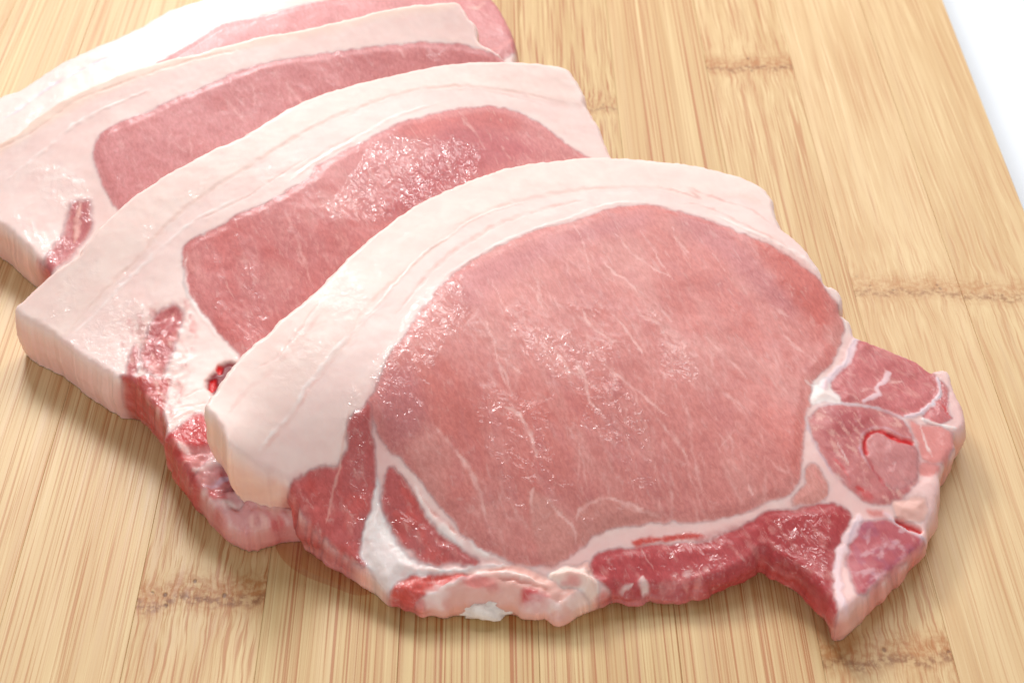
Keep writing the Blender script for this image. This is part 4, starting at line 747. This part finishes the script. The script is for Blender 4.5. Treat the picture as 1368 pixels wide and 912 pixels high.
def build_chop(i, root, fibre_n, seed):
    c = CHOPS[i]
    Q = outl[i]
    dx, dy = c["res"]
    lo, hi = Q.min(0) - 2, Q.max(0) + 2
    lo = np.maximum(lo, c.get("lo", lo)); hi = np.minimum(hi, c.get("hi", hi))
    nx, ny = int((hi[0] - lo[0]) / dx) + 2, int((hi[1] - lo[1]) / dy) + 2
    gx, gy = np.meshgrid(lo[0] + np.arange(nx) * dx, lo[1] + np.arange(ny) * dy, indexing="ij")
    G = np.c_[gx.ravel(), gy.ravel()]
    # ragged knife edge
    wq = np.c_[vnoise(G, 2.2, 5), vnoise(G, 2.2, 6)] * (0.24 + 0.3 * sstep((-58 - G[:, 1]) / 8) * (i == 0) * sstep((46 - G[:, 0]) / 10) + 0.25 * (i == 1) * sstep((-20 - G[:, 1]) / 8))[:, None] + np.c_[vnoise(G, 0.9, 7), vnoise(G, 0.9, 8)] * 0.15
    sd = poly_sd(Q, G + wq, 8.0)
    S = sd.reshape(nx, ny)
    # cells with at least one inside corner; outside corners are drawn in to the outline
    inn = S > 0
    cell = inn[:-1, :-1].astype(int) + inn[1:, :-1] + inn[:-1, 1:] + inn[1:, 1:] >= 2
    ids = np.arange(nx * ny).reshape(nx, ny)
    quads = np.stack([ids[:-1, :-1][cell], ids[1:, :-1][cell], ids[1:, 1:][cell], ids[:-1, 1:][cell]], 1)
    used = np.unique(quads)
    re = np.full(nx * ny, -1); re[used] = np.arange(len(used))
    quads = re[quads]
    X = G[used].copy()
    s0 = sd[used]
    grad = np.stack(np.gradient(S, dx, dy), -1).reshape(-1, 2)[used]
    gl = np.linalg.norm(grad, axis=1, keepdims=True)
    grad = grad / np.maximum(gl, 0.3)
    # boundary vertices
    E = np.concatenate([quads[:, [0, 1]], quads[:, [1, 2]], quads[:, [2, 3]], quads[:, [3, 0]]])
    key = np.minimum(E[:, 0], E[:, 1]) * len(X) + np.maximum(E[:, 0], E[:, 1])
    _, inv, cnt = np.unique(key, return_inverse=True, return_counts=True)
    be = E[cnt[inv] == 1]
    bv = np.unique(be)
    step = np.clip(-s0[bv], -0.8, 0.8)
    X[bv] += grad[bv] * step[:, None]
    s = np.maximum(s0, 0.0); s[bv] = 0.0
    nrm_out = -grad
    # smooth outward normals along the rim
    for _ in range(6):
        acc = nrm_out.copy(); w = np.ones(len(X))
        np.add.at(acc, be[:, 0], nrm_out[be[:, 1]]); np.add.at(acc, be[:, 1], nrm_out[be[:, 0]])
        nn = acc / np.maximum(np.linalg.norm(acc, axis=1, keepdims=True), 1e-6)
        nrm_out[bv] = nn[bv]
    # ---- paint regions: colour, lean, rise, part id
    N = len(X)
    colr = np.tile(PAL["fat"], (N, 1))
    lean = np.zeros(N); wet = np.full(N, 0.25); rise = np.zeros(N); rough_z = np.zeros(N)
    pid = np.zeros(N, int); parts = ["fat"]
    warp1 = np.c_[vnoise(X, 1.6, 11), vnoise(X, 1.6, 12)]
    warp2 = np.c_[vnoise(X, 0.6, 13), vnoise(X, 0.6, 14)]
    mott = vnoise(X, 9, 21) * 0.6 + vnoise(X, 4, 22) * 0.4
    colr *= (1 + 0.02 * mott)[:, None] * np.array([1, 1, 1])
    # soft pink drift in the fat
    k = sstep(vnoise(X, 14, 25) * 0.7 + 0.3)[:, None] * 0.12
    colr = colr * (1 - k) + PAL["fat_pink"] * k
    eye_sd = poly_sd(smooth_poly(c["eye"], 4), X, 6.0)

    def stroke(cn, line, w, op, up, taper, n=4):
        nonlocal colr, lean, rise
        Lq = smooth_poly(line, n, False)
        sel, dd, t = line_dist(Lq, X + warp1 * 0.25 + warp2 * 0.12, w * 2 + 1)
        if not len(sel): return
        ww = w * 0.5 * (np.sqrt(np.clip(4 * t * (1 - t), 0, 1)) if taper else np.ones(len(t)))
        ww = ww * (1 + 0.45 * vnoise(X[sel], 1.3, 31))
        a = sstep(1 - (dd - ww * 0.3) / np.maximum(ww * 1.1, 0.18)) * op * np.clip(ww / (0.25 * w), 0, 1) * (np.clip(0.7 + 0.6 * vnoise(X[sel], 1.7, 32), 0.1, 1) if taper else 1)
        colr[sel] = colr[sel] * (1 - a[:, None]) + PAL[cn] * a[:, None]
        lean[sel] = lean[sel] * (1 - a) + LEAN.get(cn, 0) * a
        rise[sel] += up * a

    for l in c["layers"]:
        if l[0] == "R":
            _, part, cn, pts, soft, up, wp = l
            q = poly_sd(smooth_poly(pts, 3), X + warp1 * wp + warp2 * wp * 0.45, 6.0)
            a = sstep(q / (2 * soft) + 0.5)
            colr = colr * (1 - a[:, None]) + PAL[cn] * a[:, None]
            lean = lean * (1 - a) + LEAN.get(cn, 0) * a
            if part:
                if part + "#" + str(len(parts)) not in parts: parts.append(part + "#" + str(len(parts)))
                pid[q > 0] = len(parts) - 1
                rise = rise + up * sstep(q / 2.6)
            else:
                rise = rise + up * a
        elif l[0] == "W":
            q = poly_sd(smooth_poly(l[3], 3), X, 12.0)
            wet = np.maximum(wet, l[5] * sstep(q / (2 * l[4]) + 0.5))
        elif l[0] == "N":
            # mottling of one colour through a region, streaked along a direction
            _, _, cn, pts, soft, sc, thr, op, ang, stretch, rz = l
            q = poly_sd(smooth_poly(pts, 3), X, 6.0)
            Y = rot(X, -ang) / np.array([stretch, 1.0])
            nz = vnoise(Y, sc, 71 + len(pts)) * 0.6 + vnoise(rot(Y, 0.7), sc * 0.45, 72) * 0.3 + vnoise(rot(Y, 0.3), sc * 0.2, 73) * 0.15
            rg = sstep(q / (2 * soft) + 0.5)
            a = rg * sstep((nz - thr) / 0.45) * op
            colr = colr * (1 - a[:, None]) + PAL[cn] * a[:, None]
            lean = lean * (1 - a) + LEAN.get(cn, 0) * a
            rough_z = rough_z + rz * rg
        else:
            _, _, cn, pts, w, op, up, taper = l
            stroke(cn, pts, w, op, up, taper)
        if l[0] == "R" and l[1] == "loin_muscle":
            # faint random marbling that follows the grain
            r2 = np.random.default_rng(seed)
            cand = X[(eye_sd > 2.0)]
            for _ in range(fibre_n):
                p0 = cand[r2.integers(len(cand))]
                a0 = math.radians(-66 + r2.normal(0, 12))
                ln = r2.uniform(3, 13)
                pts = [p0]
                for q_ in range(3):
                    a0 += r2.normal(0, 0.18)
                    pts.append(pts[-1] + np.array([math.cos(a0), math.sin(a0)]) * ln / 3)
                stroke("marble", pts, r2.uniform(0.28, 0.9), r2.uniform(0.10, 0.44), -0.02, 1, 2)
    # ---- heights
    r_edge = c.get("round", 1.25)
    rr = np.where(lean > 0.5, r_edge * 1.15, r_edge) * (1 + 0.25 * vnoise(X, 5, 41))
    q = np.clip(1 - s / rr, 0, 1)
    z = top_z(i, X)
    zund = np.zeros(N)
    for j in range(i + 1, len(CHOPS)):
        ins = poly_sd(outl[j], X) > 0
        zund = np.maximum(zund, np.where(ins, top_z(j, X) + 0.3, 0))
    free = sstep(s / 3.0)
    relief = (0.10 * vnoise(rot(X, 0.5), 8.0, 51) + 0.05 * vnoise(rot(X, 1.1), 3.1, 52) + 0.02 * vnoise(rot(X, 0.8), 1.2, 53)) * (1 + rough_z)
    z_flat = z + rise * np.clip(s / 1.2, 0.25, 1) + relief * np.clip(s / 2, 0.3, 1)
    z_edge = z_flat - rr * (1 - np.sqrt(np.clip(1 - q * q, 0, 1))) * 0.8
    V = [np.c_[X, z_edge]]
    Cc, Ll, Pp, Wt = [colr], [lean], [pid], [wet]
    F4 = [quads]
    # ---- side wall rings
    nb = len(bv)
    loc_i = np.full(N, -1); loc_i[bv] = np.arange(nb)
    zb = np.maximum(np.maximum(zund[bv], z_edge[bv] - c["t"]), 0.15)
    R = 12
    prev = bv
    base = N
    Xb, nb_out, zt = X[bv], nrm_out[bv], z_edge[bv]
    wl, wcol = lean[bv].copy(), colr[bv].copy()
    fl = c.get("flare", 0.45)
    ea, eb = loc_i[be[:, 0]], loc_i[be[:, 1]]
    deg = 1.0 + np.bincount(ea, minlength=nb) + np.bincount(eb, minlength=nb)

    def rim_smooth(A):
        acc = A.copy()
        np.add.at(acc, ea, A[eb]); np.add.at(acc, eb, A[ea])
        return acc / (deg[:, None] if A.ndim == 2 else deg)
    # what the rim looks like a little way in, so that thin seams do not run down the side
    for _ in range(40): wl, wcol = rim_smooth(wl), rim_smooth(wcol)
    und = c.get("tuck", 1.6)
    for k in range(1, R + 1):
        t = k / R
        for _ in range(8): wl, wcol = rim_smooth(wl), rim_smooth(wcol)
        zz = zt + (zb - zt) * t
        lump = vnoise(np.c_[Xb[:, 0] + Xb[:, 1] * 0.4, zz * 1.1 + Xb[:, 1] * 0.6], 4.2, 61)
        fine_l = 0.6 * vnoise(np.c_[(Xb[:, 0] + Xb[:, 1] * 0.4) * 0.3, zz * 1.5 + Xb[:, 1] * 0.2], 1.4, 62) + 0.22 * vnoise(np.c_[Xb[:, 0] + Xb[:, 1] * 0.4, zz * 1.2 + Xb[:, 1] * 0.6], 1.3, 65)
        bul = (fl * math.sin(math.pi * min(1, t * 0.9)) ** 0.7 * (1 + 0.4 * wl) - und * (0.3 + wl) * max(0, t - 0.55) ** 1.5 / 0.3
               + (0.38 * lump + 0.38 * fine_l * (0.6 + 0.8 * wl) + .5 * vnoise(Xb, 9, 63)) * min(1, t * 2.0))
        V.append(np.c_[Xb + nb_out * bul[:, None], zz])
        bands = 0.5 + 0.5 * vnoise(np.c_[(Xb[:, 0] - Xb[:, 1]) * 0.18, zz * 1.5 + 0.6 * fine_l + 0.4 * lump], 1.7, 64 + i)
        lm = sstep((wl + 0.35 * lump * min(1, t * 2) - 0.25) / 0.5)
        tf = min(1, t * 3.5)
        warm_shade = lm[:, None] * PAL["lean_wall"] + (1 - lm[:, None]) * wcol * np.array(c.get("wall", (0.97, 0.80, 0.74)))  # warm shade and translucent glow of fat side walls put into their colour
        rimc = colr[bv] * (1 - min(1, t * 5)) + wcol * min(1, t * 5)
        wc = rimc * (1 - 0.75 * tf) + warm_shade * 0.75 * tf
        bl = (sstep((bands - 0.35) / 0.5) * (0.38 * lm + 0.2 * (1 - lm)) * tf)[:, None]
        wc = wc * (1 - bl) + (lm[:, None] * PAL["pinkfat2"] + (1 - lm[:, None]) * PAL["fat_pink"]) * bl
        Cc.append(wc); Ll.append(lean[bv] * (1 - tf) + lm * tf); Pp.append(pid[bv]); Wt.append(np.full(nb, 0.45))
        cur = base + np.arange(nb)
        a, b = be[:, 0], be[:, 1]
        pa, pb = (a, b) if k == 1 else (prev[loc_i[a]], prev[loc_i[b]])
        F4.append(np.stack([pb, pa, cur[loc_i[a]], cur[loc_i[b]]], 1))
        prev = cur
        base += nb
    V = np.concatenate(V) * MM
    Cc = np.concatenate(Cc); Ll = np.concatenate(Ll); Pp = np.concatenate(Pp); Wt = np.concatenate(Wt)
    F4 = np.concatenate(F4)
    # vertex normals of the whole chop, shared by the parts so that no seam shows
    fn = np.cross(V[F4[:, 2]] - V[F4[:, 0]], V[F4[:, 3]] - V[F4[:, 1]])
    vn = np.zeros_like(V)
    for k in range(4): np.add.at(vn, F4[:, k], fn)
    vn /= np.maximum(np.linalg.norm(vn, axis=1, keepdims=True), 1e-12)
    # ---- split into parts
    fp = np.sort(Pp[F4], axis=1)
    fpid = fp[:, 2]
    made = {}
    for p, nm in enumerate(parts):
        sel = np.nonzero(fpid == p)[0]
        if len(sel) < 12: continue
        f = F4[sel]
        u = np.unique(f)
        rm = np.full(len(V), -1); rm[u] = np.arange(len(u))
        f = rm[f]
        name = nm.split("#")[0]
        me = bpy.data.meshes.new(name)
        me.vertices.add(len(u)); me.vertices.foreach_set("co", V[u].astype(np.float32).ravel())
        me.loops.add(f.size); me.loops.foreach_set("vertex_index", f.astype(np.int32).ravel())
        me.polygons.add(len(f))
        me.polygons.foreach_set("loop_start", (np.arange(len(f)) * 4).astype(np.int32))
        me.polygons.foreach_set("use_smooth", np.ones(len(f), bool))
        me.update(calc_edges=True)
        at = me.attributes.new("albedo", "FLOAT_COLOR", "POINT")
        at.data.foreach_set("color", np.c_[np.clip(Cc[u], 0, 1), np.ones(len(u))].astype(np.float32).ravel())
        at = me.attributes.new("lean", "FLOAT", "POINT")
        at.data.foreach_set("value", Ll[u].astype(np.float32))
        at = me.attributes.new("wet", "FLOAT", "POINT")
        at.data.foreach_set("value", Wt[u].astype(np.float32))
        me.normals_split_custom_set_from_vertices(vn[u].astype(np.float32))
        me.materials.append(M_MEAT)
        o = bpy.data.objects.new(name, me)
        col.objects.link(o)
        par = root
        if name == "marrow" and "vertebra_bone" in made: par = made["vertebra_bone"]
        o.parent = par
        made[name] = o


chop_labels = ["front pork chop with its whole eye muscle, vertebra and rib bone in view",
               "second pork chop from the front, its red lower end resting bare on the board",
               "third pork chop from the front, pink lean narrowed between two white rinds",
               "rearmost pork chop, cut off by the photo's top edge, mostly white rind"]
chop_res = [(0.26, 0.34), (0.28, 0.36), (0.34, 0.42), (0.4, 0.5)]
for i in range(4):
    CHOPS[i]["res"] = chop_res[i]
    CHOPS[i]["wall"] = [(1.0, 0.82, 0.68), (0.94, 0.76, 0.72), (0.97, 0.76, 0.66), (0.97, 0.82, 0.76)][i]  # shaded tint painted onto the fat side walls, per chop
    root = empty("pork_chop")
    tag(root, chop_labels[i], "pork chop", "raw pork chops overlapping in a row on the board")
    build_chop(i, root, [420, 200, 90, 30][i], 100 + i)


# ---------------------------------------------------------------- small crumb of fat at the front edge
def crumb(center, rx, ry, rz, seed):
    r = np.random.default_rng(seed)
    V, Fc = [], []
    nu, nv = 36, 16
    for a in range(nv + 1):
        ph = math.pi * a / nv
        for b in range(nu):
            th_ = 2 * math.pi * b / nu
            p = np.array([math.cos(th_) * math.sin(ph), math.sin(th_) * math.sin(ph), math.cos(ph)])
            n = vnoise(np.array([[p[0] * 3 + p[2] * 2, p[1] * 3 - p[2]]]), 0.8, seed)[0] * 0.22 + vnoise(np.array([[p[0] * 3 + p[2] * 2, p[1] * 3 - p[2]]]), 0.3, seed + 1)[0] * 0.10
            p = p * (1 + n)
            V.append(((center[0] + p[0] * rx) * MM, (center[1] + p[1] * ry) * MM, max(0.0002, (center[2] + p[2] * rz) * MM)))
    for a in range(nv):
        for b in range(nu):
            Fc.append((a * nu + b, (a + 1) * nu + b, (a + 1) * nu + (b + 1) % nu, a * nu + (b + 1) % nu))
    o = mesh_obj("fat_crumb", V, Fc, M_CRUMB)
    o.data.polygons.foreach_set("use_smooth", [True] * len(Fc))
    return o


tag(crumb((-4.6, -83.2, 1.7), 5.6, 3.0, 1.9, 4), "small white crumb of fat on the board under the front edge of the front chop", "fat crumb")

# ---------------------------------------------------------------- thin film of pink juice where two chops meet the board
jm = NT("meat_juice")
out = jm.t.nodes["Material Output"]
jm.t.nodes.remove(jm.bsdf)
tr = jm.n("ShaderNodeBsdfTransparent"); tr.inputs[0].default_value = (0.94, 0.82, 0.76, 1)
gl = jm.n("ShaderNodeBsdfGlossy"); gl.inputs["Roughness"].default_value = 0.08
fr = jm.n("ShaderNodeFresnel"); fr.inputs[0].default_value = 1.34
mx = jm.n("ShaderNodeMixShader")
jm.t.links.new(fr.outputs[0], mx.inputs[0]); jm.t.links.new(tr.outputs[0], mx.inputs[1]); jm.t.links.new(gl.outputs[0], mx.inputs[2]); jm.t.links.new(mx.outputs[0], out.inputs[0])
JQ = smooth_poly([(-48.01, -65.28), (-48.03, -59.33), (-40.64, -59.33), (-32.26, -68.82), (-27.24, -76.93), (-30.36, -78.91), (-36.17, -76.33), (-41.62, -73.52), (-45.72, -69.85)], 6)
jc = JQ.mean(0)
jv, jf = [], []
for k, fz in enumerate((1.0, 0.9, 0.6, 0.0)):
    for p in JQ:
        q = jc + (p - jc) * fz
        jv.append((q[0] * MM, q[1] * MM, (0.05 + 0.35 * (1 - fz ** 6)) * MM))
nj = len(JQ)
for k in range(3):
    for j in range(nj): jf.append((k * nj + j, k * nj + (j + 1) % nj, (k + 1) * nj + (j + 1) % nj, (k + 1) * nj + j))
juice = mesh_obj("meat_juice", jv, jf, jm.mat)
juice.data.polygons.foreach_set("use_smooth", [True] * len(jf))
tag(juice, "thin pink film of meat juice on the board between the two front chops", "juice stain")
